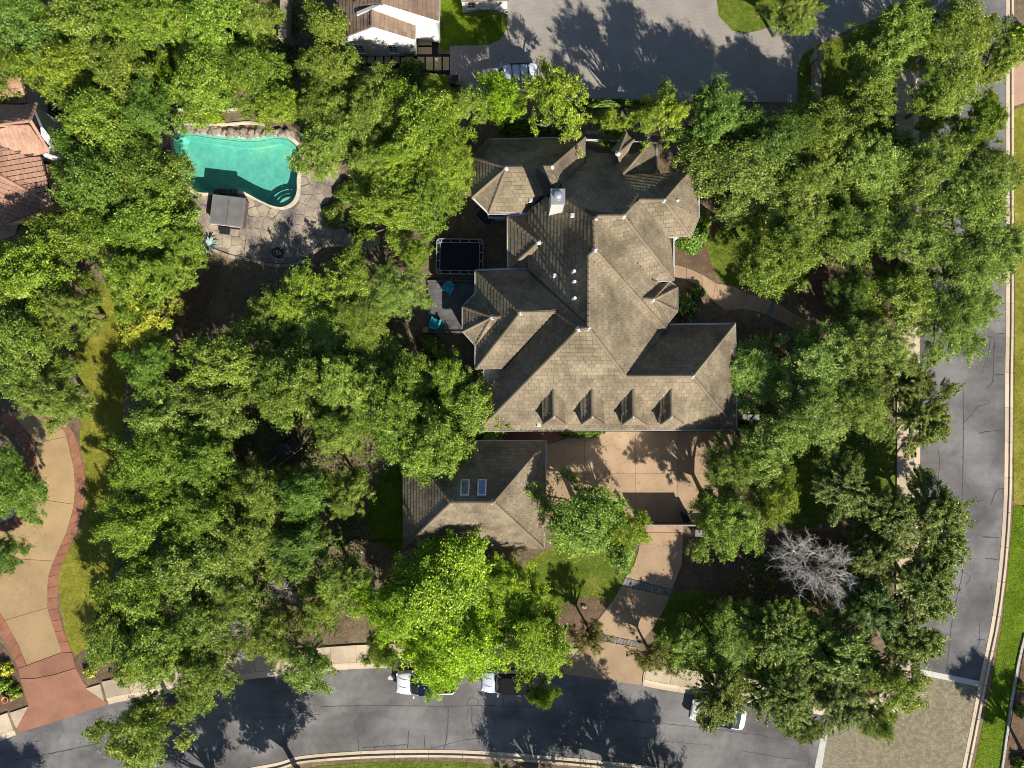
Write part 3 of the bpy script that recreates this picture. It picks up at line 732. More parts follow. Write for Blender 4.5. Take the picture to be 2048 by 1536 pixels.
def walls(parent, px, z, mat, inset=0.45, name='wall', base=0.0):
    """footprint given by eave corners in photo pixels at eave height z"""
    p = [W(a, b, z) for a, b in px]; c = sum(p, Vector()) / len(p)
    q = []
    for v in p:
        d = c - v; q.append((v.x + math.copysign(min(inset, abs(d.x)), d.x), v.y + math.copysign(min(inset, abs(d.y)), d.y)))
    return MB().prism(q, base, z - 0.12).build(name, M[mat], parent)
def window(parent, c, nrm, w, h, cols=2, rows=2):
    """framed window with mullions; c on the wall face, nrm points out"""
    c = Vector(c); nrm = Vector(nrm).normalized(); t = Vector((-nrm.y, nrm.x, 0)); m = Matrix((t, nrm, Vector((0, 0, 1)))).transposed()
    o = MB().box(c + nrm * 0.012, (w, 0.03, h), rot=m).build('window', M['glass'], parent)
    fr = MB()
    for sgn in (-1, 1):
        fr.box(c + t * (sgn * (w / 2 + 0.02)) + nrm * 0.03, (0.07, 0.07, h + 0.1), rot=m)
        fr.box(c + Vector((0, 0, sgn * (h / 2 + 0.03))) + nrm * 0.032, (w + 0.1, 0.072, 0.07), rot=m)
    for k in range(1, cols): fr.box(c + t * (-w / 2 + w * k / cols) + nrm * 0.034, (0.035, 0.03, h), rot=m)
    for k in range(1, rows): fr.box(c + Vector((0, 0, -h / 2 + h * k / rows)) + nrm * 0.036, (w, 0.03, 0.035), rot=m)
    fr.build('frame', M['trim'], o)
    MB().box(c + Vector((0, 0, -h / 2 - 0.1)) + nrm * 0.06, (w + 0.2, 0.14, 0.05), rot=m).build('sill', M['trim'], o)
    return o

# ---------------- main house
house = empty('main_house', (0, 0, 0), label='large house with steep grey-tan shingle roofs, many hips and four front dormers', cat='house')
R = Roof()
for f in [
    [(957,861,3.2),(1472,858,3.2),(1386,752,7.3),(1251,753,7.3),(1177,656,10.4),(1157,658,10.4)],
    [(1251,753,7.3),(1386,752,7.3),(1469,648,3.2),(1338,650,3.3),(1333,664,3.6)],
    [(1386,752,7.3),(1472,858,3.2),(1469,648,3.2)],
    [(1177,656,10.4),(1178,511,10.3),(1322,668,4.0),(1333,664,3.6),(1251,753,7.3)],
    [(1178,511,10.3),(1190,499,10.4),(1333,660,4.0),(1322,668,4.0)],
    [(1190,499,10.4),(1187,440,10.2),(1197,432,10.0),(1300,562,5.2),(1340,562,4.0),(1336,660,3.95)],
    [(1197,432,10.0),(1247,432,9.7),(1347,560,4.6),(1300,562,5.0)],
    [(1247,432,9.7),(1275,400,7.4),(1332,474,4.9),(1347,476,4.6),(1347,560,4.6)],
    [(1275,400,7.4),(1328,400,7.2),(1381,474,4.8),(1332,474,4.9)],
    [(1328,400,7.2),(1397,434,4.8),(1381,474,4.8)],
    [(1328,400,7.2),(1376,345,4.8),(1397,370,4.8),(1397,434,4.8)],
    [(1275,400,7.4),(1244,350,5.8),(1376,345,4.8),(1328,400,7.2)],
    [(1187,440,10.2),(1130,396,7.9),(1122,372,7.0),(1172,330,4.9),(1172,280,3.4),(1300,285,3.4),(1244,350,5.8),(1275,400,7.4),(1247,432,9.7),(1197,432,10.0)],
    [(1244,350,5.8),(1300,285,3.4),(1313,287,3.4),(1313,348,3.9)],
    [(1187,440,10.2),(1190,499,10.4),(1178,511,10.3),(1177,656,10.4),(1170,642,9.9),(1059,538,5.2),(1055,420,5.2),(1090,394,6.6),(1130,396,7.9)],
    [(952,541,4.6),(1059,538,4.8),(1170,642,9.9),(1177,656,10.4),(1157,658,10.4),(1111,623,8.5),(1041,625,8.5)],
    [(957,861,3.2),(1157,658,10.4),(1111,623,8.5),(1015,738,4.8),(957,790,3.2)],
    [(1041,625,8.5),(1111,623,8.5),(1015,738,4.7),(952,738,4.6)],
    [(952,541,4.6),(1041,625,8.5),(952,738,4.6)],
    [(1016,433,4.4),(1077,484,6.5),(1017,538,4.4)],
    [(1016,433,4.4),(1056,431,4.4),(1090,484,6.5),(1077,484,6.5)],
    [(1077,484,6.5),(1090,484,6.5),(1058,540,4.4),(1017,538,4.4)],
    [(975,280,4.4),(1170,275,4.4),(1103,333,7.6),(1013,335,7.6)],
    [(1103,333,7.6),(1170,275,4.4),(1172,330,4.9),(1122,372,6.9)],
    [(942,313,4.4),(975,280,4.4),(1013,335,7.6)],
    [(945,394,4.4),(942,313,4.4),(1013,335,7.6)],
    [(978,426,4.4),(945,394,4.4),(1013,335,7.6)],
    [(1013,335,7.6),(1067,335,7.6),(1083,387,5.6),(1056,426,4.4),(978,426,4.4)],
    [(1067,335,7.6),(1103,333,7.6),(1122,372,6.9),(1090,394,6.6),(1083,387,5.6)]]:
    R.facet(f)
# bay turrets (west and east), small round dormer on the north side
for f in [
    [(960,578,4.5),(1020,633,6.9),(984,634,6.7)], [(926,613,4.5),(960,578,4.5),(984,634,6.7)], [(926,663,4.5),(926,613,4.5),(984,634,6.7)],
    [(952,691,4.5),(926,663,4.5),(984,634,6.7)], [(952,691,4.5),(984,634,6.7),(1020,633,6.9),(968,690,4.6)],
    [(1286,597,6.3),(1310,563,4.3),(1338,563,4.3),(1306,599,6.2)], [(1338,563,4.3),(1354,575,4.3),(1306,599,6.2)], [(1354,575,4.3),(1354,622,4.3),(1306,599,6.2)],
    [(1354,622,4.3),(1336,644,4.3),(1306,599,6.2)], [(1336,644,4.3),(1318,646,4.5),(1286,597,6.3),(1306,599,6.2)],
    [(1252,266,5.0),(1236,306,6.6),(1222,300,5.0)], [(1267,280,5.0),(1236,306,6.6),(1252,266,5.0)], [(1256,303,5.0),(1236,306,6.6),(1267,280,5.0)],
    [(1240,321,5.0),(1236,306,6.6),(1256,303,5.0)], [(1222,300,5.0),(1236,306,6.6),(1240,321,5.0)]]:
    R.facet(f)
DORM = (1107, 1184, 1266, 1343)
for x in DORM:
    rb, rf, el, er = (x, 769, 6.3), (x + 1, 833, 6.3), (x - 24, 788, 5.5), (x + 23, 790, 5.5)
    fl, fr_ = (x - 21, 849, 5.5), (x + 24, 849, 5.5)
    R.facet([rb, el, fl, rf]); R.facet([er, rb, rf, fr_]); R.facet([rf, fl, fr_])
roof = R.build(house, 'shingle')
for a, b in [((957,861,3.2),(1157,658,10.4)),((1157,658,10.4),(1177,656,10.4)),((1177,656,10.4),(1251,753,7.3)),((1251,753,7.3),(1386,752,7.3)),((1386,752,7.3),(1469,648,3.2)),((1386,752,7.3),(1472,858,3.2)),
             ((1177,656,10.4),(1178,511,10.3)),((1178,511,10.3),(1190,499,10.4)),((1190,499,10.4),(1187,440,10.2)),((1190,499,10.4),(1333,660,4.0)),((1187,440,10.2),(1197,432,10.0)),((1197,432,10.0),(1247,432,9.7)),
             ((1247,432,9.7),(1347,560,4.6)),((1247,432,9.7),(1275,400,7.4)),((1275,400,7.4),(1328,400,7.2)),((1328,400,7.2),(1381,474,4.8)),((1328,400,7.2),(1376,345,4.8)),((1187,440,10.2),(1130,396,7.9)),
             ((1157,658,10.4),(1111,623,8.5)),((1111,623,8.5),(1041,625,8.5)),((1041,625,8.5),(952,541,4.6)),((1041,625,8.5),(952,738,4.6)),((1016,433,4.4),(1077,484,6.5)),((1077,484,6.5),(1017,538,4.4)),
             ((1013,335,7.6),(1103,333,7.6)),((1103,333,7.6),(1170,275,4.4)),((1013,335,7.6),(975,280,4.4)),((1013,335,7.6),(942,313,4.4)),((1013,335,7.6),(945,394,4.4)),((1013,335,7.6),(978,426,4.4)),((1067,335,7.6),(1083,387,5.6)),
             ((984,634,6.7),(960,578,4.5)),((984,634,6.7),(926,613,4.5)),((984,634,6.7),(926,663,4.5)),((984,634,6.7),(952,691,4.5)),((984,634,6.7),(1020,633,6.9)),
             ((1306,599,6.2),(1338,563,4.3)),((1306,599,6.2),(1354,575,4.3)),((1306,599,6.2),(1354,622,4.3)),((1306,599,6.2),(1336,644,4.3)),((1306,599,6.2),(1286,597,6.3)),((1244,350,5.8),(1300,285,3.4)),
             ((1236,306,6.6),(1252,266,5.0)),((1236,306,6.6),(1267,280,5.0)),((1236,306,6.6),(1240,321,5.0))]:
    ridge(roof, a, b)
for x in DORM:
    ridge(roof, (x, 769, 6.3), (x + 1, 833, 6.3)); ridge(roof, (x + 1, 833, 6.3), (x - 21, 849, 5.5), r=0.1); ridge(roof, (x + 1, 833, 6.3), (x + 24, 849, 5.5), r=0.1); finial(roof, (x + 1, 833, 6.32), 0.18)
    d = MB(); a, b, c_, e_ = W(x - 19, 848, 5.5), W(x + 22, 848, 5.5), W(x - 22, 789, 5.5), W(x + 21, 790, 5.5)
    yb = max(c_.y, e_.y)
    d.prism([(a.x, a.y), (b.x, b.y), (b.x, yb), (a.x, yb)], 3.6, 5.46); dm = d.build('dormer', M['stucco'], house)
    window(dm, (a.x + (b.x - a.x) / 2, a.y, 4.75), (0, -1, 0), 1.0, 0.9)
for p in [(1157,658,10.45),(1177,656,10.45),(1386,752,7.35),(1190,499,10.45),(1190,438,10.2),(1247,432,9.75),(1328,400,7.25),(1354,400,6.3),(1111,623,8.55),(1041,625,8.55),(984,634,6.75),(1306,599,6.25),(1013,335,7.65),(1103,333,7.65),(1077,484,6.55),(1236,306,6.7),(1244,350,5.7),(960,580,4.6)]:
    finial(roof, p)
for g_ in [[(957,861.5,3.2),(1473,859,3.2),(1470,647,3.2),(1338,649,3.25)], [(951,738,4.6),(951,540,4.6),(1059,537,4.7)], [(1015.5,538,4.4),(1015.5,432,4.4),(1056,430,4.4)], [(977,427,4.4),(1056,427,4.4)], [(977,427,4.4),(944,395,4.4)],
           [(1347.6,476,4.6),(1347.6,560.5,4.6),(1300,562.5,4.9)], [(960,577,4.5),(925.5,613,4.5),(925.5,663,4.5),(952,692,4.5)], [(1338,562.4,4.3),(1354.6,575,4.3),(1354.6,622,4.3),(1336,645,4.3)], [(975,279.5,4.4),(1170,274.5,4.4)], [(1172,279.5,3.4),(1313,286,3.4),(1313.5,348,3.9)], [(1376,344.5,4.8),(1397.5,370,4.8),(1397.5,434,4.8),(1381,474.5,4.8)]]:
    gutter(house, g_)
for px, z in [([(957,650),(1472,650),(1472,860),(957,860)], 3.2), ([(1040,500),(1340,500),(1340,636),(1040,636)], 4.2), ([(952,541),(1150,541),(1150,738),(952,738)], 4.6), ([(1060,430),(1347,430),(1347,560),(1060,560)], 4.6),
              ([(1180,345),(1380,345),(1380,474),(1180,474)], 4.8), ([(1120,282),(1313,282),(1313,440),(1120,440)], 3.5), ([(945,313),(975,281),(1170,276),(1170,372),(1056,426),(978,426),(945,394)], 4.4), ([(1016,433),(1080,433),(1080,538),(1016,538)], 4.4),
              ([(926,613),(960,578),(1020,578),(1020,691),(952,691),(926,663)], 4.5), ([(1290,563),(1338,563),(1354,575),(1354,622),(1336,644),(1290,644)], 4.3), ([(1222,300),(1252,268),(1266,281),(1256,302),(1240,320)], 5.0)]:
    walls(house, px, z, 'stucco', 0.4, base=0.0 if z != 5.0 else 3.5)
yw = W(0, 426, 4.4).y + 0.4
for x in (990, 1035): window(house, (W(x, 0, 4.4).x, yw, 2.2), (0, -1, 0), 1.2, 1.6)
xw = W(1472, 0, 3.2).x - 0.4
for y in (720, 800): window(house, (xw, W(0, y, 3.2).y, 1.9), (1, 0, 0), 1.4, 1.3)
yw = W(0, 860, 3.2).y + 0.4
for x in (1150, 1240, 1330):                                            # garage doors under the long south eave
    c = W(x, 0, 3.2); gd = MB().box((c.x, yw - 0.02, 1.3), (2.7, 0.06, 2.5)).build('garage_door', M['trim'], house)
    for k in range(1, 4): MB().box((c.x, yw - 0.06, 2.5 * k / 4 + 0.05), (2.6, 0.03, 0.03)).build('panel_rib', M['flash'], gd)
# chimney: rendered stack, metal cap with round cowl
ch = empty('chimney', (0, 0, 0)); ch.parent = house
t0, t1 = W(1102, 408, 10.6), W(1130, 377, 10.6)
cxm, cym, sx, sy = (t0.x + t1.x) / 2, (t0.y + t1.y) / 2, t1.x - t0.x, t1.y - t0.y
MB().prism([(t0.x + .03, t0.y + .03), (t1.x - .03, t0.y + .03), (t1.x - .03, t1.y - .03), (t0.x + .03, t1.y - .03)], 5.0, 10.5).build('stack', M['stucco'], ch)
MB().box((cxm, cym, 10.54), (sx + .06, sy + .06, 0.1), taper=0.94).build('cap', M['metal'], ch, bevel=0.01)
MB().lathe([(0.24, 0), (0.24, 0.16), (0.3, 0.17), (0.33, 0.22), (0.2, 0.3), (0.04, 0.34)], (cxm - 0.02, cym + 0.05, 10.58), 20).build('cowl', M['metal'], ch, smooth=True)
# plumbing vents and box vents
def zroof(px, py, dz=0.0):
    """where the camera ray through a pixel meets the main roof"""
    best = None
    o = Vector((0, 0, CAM_H)); d = (W(px, py, 0) - o).normalized()
    for p, n, dn in R.fac:
        c = sum(p, Vector()) / len(p); t = (c - o).dot(n) / d.dot(n); h = o + d * t
        if inside(h.to_2d(), [q.to_2d() for q in p]) and (best is None or h.z > best.z): best = h
    return best if best is not None else W(px, py, 5)
for x, y, hgt in ((1147, 545, 0.75), (1148, 565, 0.55), (1148, 598, 0.75)):
    b = zroof(x, y); v = MB().tube([b - Vector((0, 0, .1)), b + Vector((0, 0, hgt))], 0.075, 10).build('vent_pipe', M['trim'], house)
    MB().lathe([(0.12, 0), (0.13, 0.05), (0.09, 0.12)], b + Vector((0, 0, hgt)), 12).build('vent_cap', M['trim'], v)
    MB().lathe([(0.2, -0.08), (0.12, 0.1)], b, 12).build('vent_flange', M['flash'], v)
for x, y in ((1110, 551), (1145, 431), (1077, 849), (1062, 401)):
    b = zroof(x, y); v = MB().box(b + Vector((0, 0, 0.05)), (0.36, 0.36, 0.16), taper=0.8).build('box_vent', M['trim'], house, bevel=0.02)
    MB().box(b + Vector((0.0, 0, 0.17)), (0.24, 0.24, 0.05)).build('vent_cover', M['flash'], v)

# ---------------- detached garage
gar = empty('garage', (0, 0, 0), label='detached garage with hipped grey-tan shingle roof and two skylights', cat='garage')
GR = Roof()
gNE, gSE, gSW, gNW, rE, rW = (1091,883,3.0),(1087,1097,3.0),(806,1097,3.0),(806,883,3.0),(986,1005,7.3),(902,1005,7.3)
for f in ([gNW, gNE, rE, rW], [gNE, gSE, rE], [gSE, gSW, rW, rE], [gSW, gNW, rW]): GR.facet(list(f))
groof = GR.build(gar, 'shingle')
for a, b in ((rE, rW), (rE, gNE), (rE, gSE), (rW, gNW), (rW, gSW)): ridge(groof, a, b)
finial(groof, rE); finial(groof, rW)
gutter(gar, [(806,882.3,3.0),(1092,882.3,3.0),(1088,1097,3.0)])
walls(gar, [q[:2] for q in (gNW, gNE, gSE, gSW)], 3.0, 'stucco', 0.4)
def on_facet(Rf, k, px, py):
    p, n, dn = Rf.fac[k]; c = sum(p, Vector()) / len(p); o = Vector((0, 0, CAM_H)); d = (W(px, py, 0) - o).normalized()
    return o + d * ((c - o).dot(n) / d.dot(n)), n
for (x, y), gm in (((930, 977), 'sky_glass2'), ((964, 977), 'sky_glass')):
    c, n = on_facet(GR, 0, x, y); t = Vector((1, 0, 0)); t = (t - n * t.dot(n)).normalized(); s_ = n.cross(t)
    m = Matrix((t, s_, n)).transposed()
    sk = MB().box(c + n * 0.07, (0.5, 1.35, 0.1), rot=m).build('skylight', M[gm], gar)
    fr = MB()
    for sg in (-1, 1):
        fr.box(c + t * (sg * 0.3) + n * 0.08, (0.1, 1.55, 0.16), rot=m); fr.box(c + s_ * (sg * 0.72) + n * 0.082, (0.5, 0.1, 0.164), rot=m)
    fr.build('frame', M['flash'], sk)
xw = W(1091, 0, 3).x - 0.4
for y in (930, 1020):
    c = W(0, y, 3.0); gd = MB().box((xw + 0.02, c.y, 1.3), (0.06, 2.7, 2.5)).build('garage_door', M['trim'], gar)
    for k in range(1, 4): MB().box((xw + 0.06, c.y, 2.5 * k / 4 + 0.05), (0.03, 2.6, 0.03)).build('panel_rib', M['flash'], gd)

# ---------------- white neighbour house at the top
nh = empty('white_house', (0, 0, 0), label='white gabled neighbour house with brown shingle roof at the top edge', cat='house')
NR = Roof(0.5, 0.42, 0.04)
zr, ze = 5.6, 3.1
for f in ([(744,14,zr),(744,53,zr),(829,79,ze),(830,36,ze)], [(744,-30,zr),(744,53,zr),(676,79,ze),(672,-30,ze)],
          [(764,7,6.6),(877,42,3.6),(880,-120,3.6),(764,-120,6.6)], [(764,7,6.6),(764,-120,6.6),(700,-120,4.6),(712,12,5.0)]): NR.facet(f)
nroof = NR.build(nh, 'brownroof')
for a, b in (((744,-30,zr),(744,53,zr)), ((764,7,6.6),(764,-120,6.6))): ridge(nroof, a, b, 'brownroof')
def gable(name, parent, pts, mat, th=0.25, out=(0, -1, 0)):
    """upright wall polygon in 3D, given thickness against its outward normal"""
    p = [Vector(q) for q in pts]; n = len(p); o = Vector(out) * -th
    vs = p + [q + o for q in p]
    fs = [tuple(range(n)), tuple(range(n, 2 * n))[::-1]] + [(i, i + n, (i + 1) % n + n, (i + 1) % n) for i in range(n)]
    return MB().add(vs, fs).build(name, M[mat], parent)
a, b, c_ = W(680, 79, ze), W(825, 79, ze), W(744, 55, zr - 0.1)
yg = W(0, 79, ze).y + 0.05
gable('wall', nh, [(a.x, yg, 0), (b.x, yg, 0), (b.x, yg, ze - .1), (c_.x, yg, zr - .25), (a.x, yg, ze - .1)], 'white_wall')
for x in (716, 784): window(nh, (W(x, 0, 2.0).x, yg, 1.45), (0, -1, 0), 0.7, 1.35, 2, 4)
MB().prism([(a.x + .03, yg + .26), (b.x, yg + .26), (b.x, yg + 5), (a.x + .03, yg + 5)], 0, ze - 0.15).build('wall', M['white_wall'], nh)
p0, p1, pa = W(712, 12, 5.0), W(872, 42, 3.6), W(764, 8, 6.4); yu = pa.y - 0.1
yu = W(0, 9, 6.4).y
gable('wall', nh, [(p0.x, yu, 3), (p1.x, yu, 0), (p1.x, yu, 3.5), (pa.x, yu, 6.4), (p0.x, yu, 4.8)], 'white_wall')
MB().prism([(p0.x, yu + .26), (p1.x, yu + .26), (p1.x, yu + 6), (p0.x, yu + 6)], 0, 3.4).build('wall', M['white_wall'], nh)
gutter(nh, [(830,79,ze),(831,36,ze)]); gutter(nh, [(878,42,3.6),(881,-100,3.6)])
for w_ in ((744, 53, zr), (829, 79, ze)), ((744, 53, zr), (676, 79, ze)), ((764, 7, 6.6), (877, 42, 3.6)):
    A, B = W(*w_[0]), W(*w_[1]); t = (B - A).normalized(); m = Matrix((t, Vector((0, 1, 0)), t.cross(Vector((0, 1, 0))).normalized())).transposed()
    MB().box((A + B) / 2 + Vector((0, -0.05, -0.12)), ((B - A).length, 0.08, 0.2), rot=m).build('fascia', M['trim'], nh)
ob = empty('white_outbuilding', (0, 0, 0), label='white walled outbuilding with hedge at its foot, top edge beside the paver court', cat='building')
w0, w1 = W(926, 26, 0), W(1015, 28, 0)
MB().prism([(w0.x, w0.y), (w1.x, w1.y), (w1.x, w1.y + 6), (w0.x, w0.y + 6)], 0, 2.35).build('wall', M['white_wall'], ob)
OR = Roof(0.5, 0.42, 0.04); OR.facet([(922,3,2.5),(1018,1,2.5),(1018,-100,6.0),(922,-100,6.0)]); OR.build(ob, 'brownroof')
for k in range(3): window(ob, (w0.x + 0.8 + k * 1.2, w0.y, 1.35), (0, -1, 0), 0.6, 0.8)

# ---------------- clay-tiled neighbour house on the left
lh = empty('clay_roof_house', (0, 0, 0), label='neighbour house with salmon clay tile roof and tan walls at the left edge', cat='house')
LR = Roof(0.34, 0.4, 0.1, 0.055)
for f, dn in (([(-120,165,5.6),(0,156,5.0),(41,148,4.8),(53,206,3.6),(0,222,3.6),(-120,240,3.6)], (0.1, -1)),
              ([(-120,262,6.8),(0,250,6.4),(60,241,6.0),(72,207,4.6),(0,212,4.2),(-120,216,3.8)], (0.1, 1)),
              ([(-120,262,6.8),(0,256,6.5),(60,241,6.0),(97,303,4.0),(60,316,3.9),(0,291,5.0),(-120,285,5.2)], (0.15, -1)),
              ([(-120,280,5.2),(0,289,4.9),(60,314,3.85),(82,313,3.8),(107,409,2.7),(0,352,3.9),(-120,300,5.0)], (0.2, -1)),
              ([(0,352,3.9),(107,409,2.7),(50,433,2.6),(0,452,2.6),(-120,470,2.6),(-120,300,5.0)], (-0.3, -1))):
    LR.facet(f, dn)
lroof = LR.build(lh, 'clay', tname='clay_tile')
for a, b in (((-60,259,6.6),(60,241,6.05)), ((60,241,6.0),(72,207,4.6)), ((60,241,6.0),(97,303,4.0)), ((0,352,3.95),(107,409,2.7)), ((0,352,3.95),(-120,300,5.0))): ridge(lroof, a, b, 'clay', 0.14, 0.05)
xe = W(80, 0, 3).x
pA, pB, pC = W(70, 212, 4.4), W(94, 303, 4.0), W(60, 243, 5.9)
MB().prism([(W(-120, 0, 3).x, W(0, 208, 4).y), (pA.x - .2, W(0, 208, 4).y - .25), (pB.x - .5, W(0, 300, 4).y), (W(-120, 0, 3).x, W(0, 300, 4).y)], 0, 3.7).build('wall', M['white_wall'], lh)
gable('wall', lh, [(pA.x - .15, pA.y - .1, 0), (pB.x - .25, pB.y + .1, 0), (pB.x - .25, pB.y + .1, 3.9), (pC.x + .7, pC.y - .3, 5.4), (pA.x - .15, pA.y - .1, 4.2)], 'white_wall', 0.2, (1, 0, 0))
q0, q1 = W(79, 318, 3.8), W(104, 408, 2.7)
MB().prism([(W(-120, 0, 3).x, q0.y), (q0.x - .25, q0.y), (q1.x - .4, q1.y + .1), (W(30, 0, 3).x, W(0, 430, 3).y), (W(-120, 0, 3).x, W(0, 440, 3).y)], 0, 2.45).build('wall', M['tan_wall'], lh)
MB().prism([(W(-120, 0, 3).x, W(0, 155, 3).y), (W(48, 0, 3).x, W(0, 155, 3).y), (W(50, 0, 3).x, W(0, 207, 3).y), (W(-120, 0, 3).x, W(0, 207, 3).y)], 0, 3.2).build('wall', M['white_wall'], lh)
window(lh, ((pA.x + pB.x) / 2 + 0.12, (pA.y + pB.y) / 2, 2.2), (1, 0.18, 0), 0.9, 1.7, 2, 3)
area('side_yard', [(38,150),(60,150),(110,210),(130,262),(100,300),(60,300),(40,200)], 'slate', 0.012)
area('side_yard', [(0,440),(60,420),(130,395),(140,320),(90,315),(30,470),(0,480)], 'flag', 0.012)
# ------------------------------------------------------------------ vegetation
def fast_mesh(name, verts, quads, mat, tint=None):
    me = bpy.data.meshes.new(name); nv, nq = len(verts), len(quads)
    me.vertices.add(nv); me.vertices.foreach_set('co', np.asarray(verts, np.float32).ravel())
    me.loops.add(nq * 4); me.loops.foreach_set('vertex_index', np.asarray(quads, np.int32).ravel())
    me.polygons.add(nq); me.polygons.foreach_set('loop_start', np.arange(0, nq * 4, 4, dtype=np.int32))
    me.polygons.foreach_set('loop_total', np.full(nq, 4, np.int32))
    me.materials.append(mat)
    if tint is not None:
        at = me.attributes.new('tint', 'FLOAT', 'POINT'); at.data.foreach_set('value', np.asarray(tint, np.float32))
    me.update(calc_edges=True); return me
def unit(a): return a / np.maximum(np.linalg.norm(a, axis=1, keepdims=True), 1e-6)
def leaves(rng, pos, nrm, dirs, L, Wd, tint, mat, name, fold=0.25):
    """one pointed leaf (a bent diamond) per position"""
    n = len(pos); nrm = unit(nrm); t = dirs - nrm * np.sum(dirs * nrm, 1, keepdims=True); t = unit(t); b = np.cross(nrm, t)
    L = L[:, None]; Wd = Wd[:, None]
    v = np.empty((n, 4, 3)); v[:, 0] = pos - t * L / 2; v[:, 2] = pos + t * L / 2 - nrm * L * 0.12
    v[:, 1] = pos + b * Wd / 2 + nrm * Wd * fold; v[:, 3] = pos - b * Wd / 2 + nrm * Wd * fold
    q = np.arange(n * 4).reshape(n, 4)
    return fast_mesh(name, v.reshape(-1, 3), q, mat, np.repeat(tint, 4))

def out_(c): return c * np.array([1, 1, 0.0]) + np.array([0, 0, 0.25])
def make_tree(seed, style):
    """unit tree: crown radius 4 m, crown middle 5 m up. Returns trunk mesh, crown mesh"""
    rng = np.random.default_rng(seed); R = 4.0
    lobes = [(np.array([0, 0, 5.6]), 2.1)]
    nl = rng.integers(9, 13); a0 = rng.uniform(0, 6.28)
    for k in range(nl):
        a = a0 + 2 * math.pi * k / nl + rng.uniform(-.3, .3); rr = R * rng.uniform(0.38, 0.92); lr = rng.uniform(0.75, 1.5) * (1.22 - 0.55 * rr / R)
        lobes.append((np.array([rr * math.cos(a), rr * math.sin(a), 5.0 + rng.uniform(-1.1, .9) - 0.25 * (rr / R > .7)]), lr))
    for k in range(5):
        a = rng.uniform(0, 6.28); rr = R * rng.uniform(0.2, 0.45)
        lobes.append((np.array([rr * math.cos(a), rr * math.sin(a), 6.0 + rng.uniform(-.3, .8)]), rng.uniform(0.8, 1.3)))
    par = dict(oak=(400, 108, .175, .082, 'leaf'), fine=(500, 100, .155, .066, 'leaf'), sparse=(270, 78, .175, .085, 'leaf'),
               broad=(560, 112, .135, .095, 'leaf'), juniper=(460, 88, .27, .066, 'needle'), dark=(410, 106, .165, .086, 'leaf'))[style]
    nc, per, ll, lw, mk = par
    w = np.array([l[1] ** 2 for l in lobes]); w /= w.sum()
    which = rng.choice(len(lobes), nc, p=w)
    C = np.array([lobes[i][0] for i in which]); Rr = np.array([lobes[i][1] for i in which])
    d = unit(rng.normal(size=(nc, 3)) + np.array([0, 0, 0.55])); d[:, 2] = np.where(d[:, 2] < -0.35, -d[:, 2], d[:, 2])
    cen = C + d * (Rr * rng.uniform(0.55, 1.12, nc))[:, None] * np.array([1, 1, 0.75])
    crad = rng.uniform(0.16, 0.5, nc) * (1.1 if style in ('oak', 'dark', 'broad') else 1.0)
    out = unit(cen - np.array([0, 0, 3.4]))
    tip = rng.choice(nc, nc // 9, replace=False)                    # stray shoots that break the outline
    cen[tip] = cen[tip] + unit(out_(cen[tip])) * rng.uniform(0.3, 0.9, (len(tip), 1)); crad[tip] *= 0.75
    # leaves round each clump
    idx = np.repeat(np.arange(nc), per); n = len(idx)
    off = rng.normal(size=(n, 3)) * np.array([0.62, 0.62, 0.36])
    if style != 'juniper':                          # leafy sprays along side shoots of random bearing
        sd = rng.normal(size=(nc, 3)) * np.array([1, 1, .35]) + out * 0.9; sd = unit(sd)
        ln = rng.uniform(0.4, 2.0, nc)
        off = off * rng.uniform(0.5, 0.95, nc)[idx][:, None] + sd[idx] * (rng.uniform(-1, 1, n) * ln[idx])[:, None]
    if style == 'juniper':                          # feathery sprays that run outward along the branch
        o2 = out[idx].copy(); o2[:, 2] *= 0.4; o2 = unit(o2)
        off = off * 0.45 + o2 * rng.uniform(-1.2, 1.5, n)[:, None]
    pos = cen[idx] + off * crad[idx][:, None]
    nr = unit(rng.normal(size=(n, 3)) * 0.6 + np.array([0.05, -0.12, 0.85]) + out[idx] * 0.35)
    di = unit(rng.normal(size=(n, 3)) + out[idx] * (1.6 if style == 'juniper' else 0.5))
    ctint = rng.uniform(0.15, 0.85, nc)
    tint = np.clip(ctint[idx] * 0.55 + rng.uniform(0, 0.5, n) + (rng.uniform(size=n) > 0.96) * 0.3, 0, 1)
    L = ll * rng.uniform(0.65, 1.35, n); Wd = lw * rng.uniform(0.7, 1.3, n)
    crown = leaves(rng, pos, nr, di, L, Wd, tint, M[mk], 'crown')
    # trunk, limbs to every lobe, twigs to some clumps
    mb = MB(); top = Vector((rng.uniform(-.3, .3), rng.uniform(-.3, .3), 2.4))
    mb.tube([(0, 0, -0.1), (top.x * .4, top.y * .4, 1.2), top], [0.3, 0.22, 0.19], 8)
    for c, lr in lobes:
        e = Vector(c); m = top.lerp(e, 0.5) + Vector((rng.uniform(-.4, .4), rng.uniform(-.4, .4), rng.uniform(-.1, .5)))
        mb.tube([top, top.lerp(m, 0.5) + Vector((0, 0, .1)), m, e, e + Vector((0, 0, lr * 0.5))], [0.15, 0.12, 0.085, 0.05, 0.02], 5, False)
    for k in rng.choice(nc, 110 if style in ('sparse', 'juniper', 'broad') else 70, replace=False):
        a = Vector(lobes[which[k]][0]) + Vector((0, 0, rng.uniform(-.3, .2))); b = Vector(cen[k]) + Vector(out[k]) * 0.25
        m = a.lerp(b, 0.55) + Vector(rng.uniform(-.15, .15, 3))
        mb.tube([a, m, b], [0.045, 0.028, 0.012], 4, False)
    trunk = mb.mesh('trunk', M['bark_dark'] if style == 'juniper' else M['bark'])
    return trunk, crown
PROTO = {}
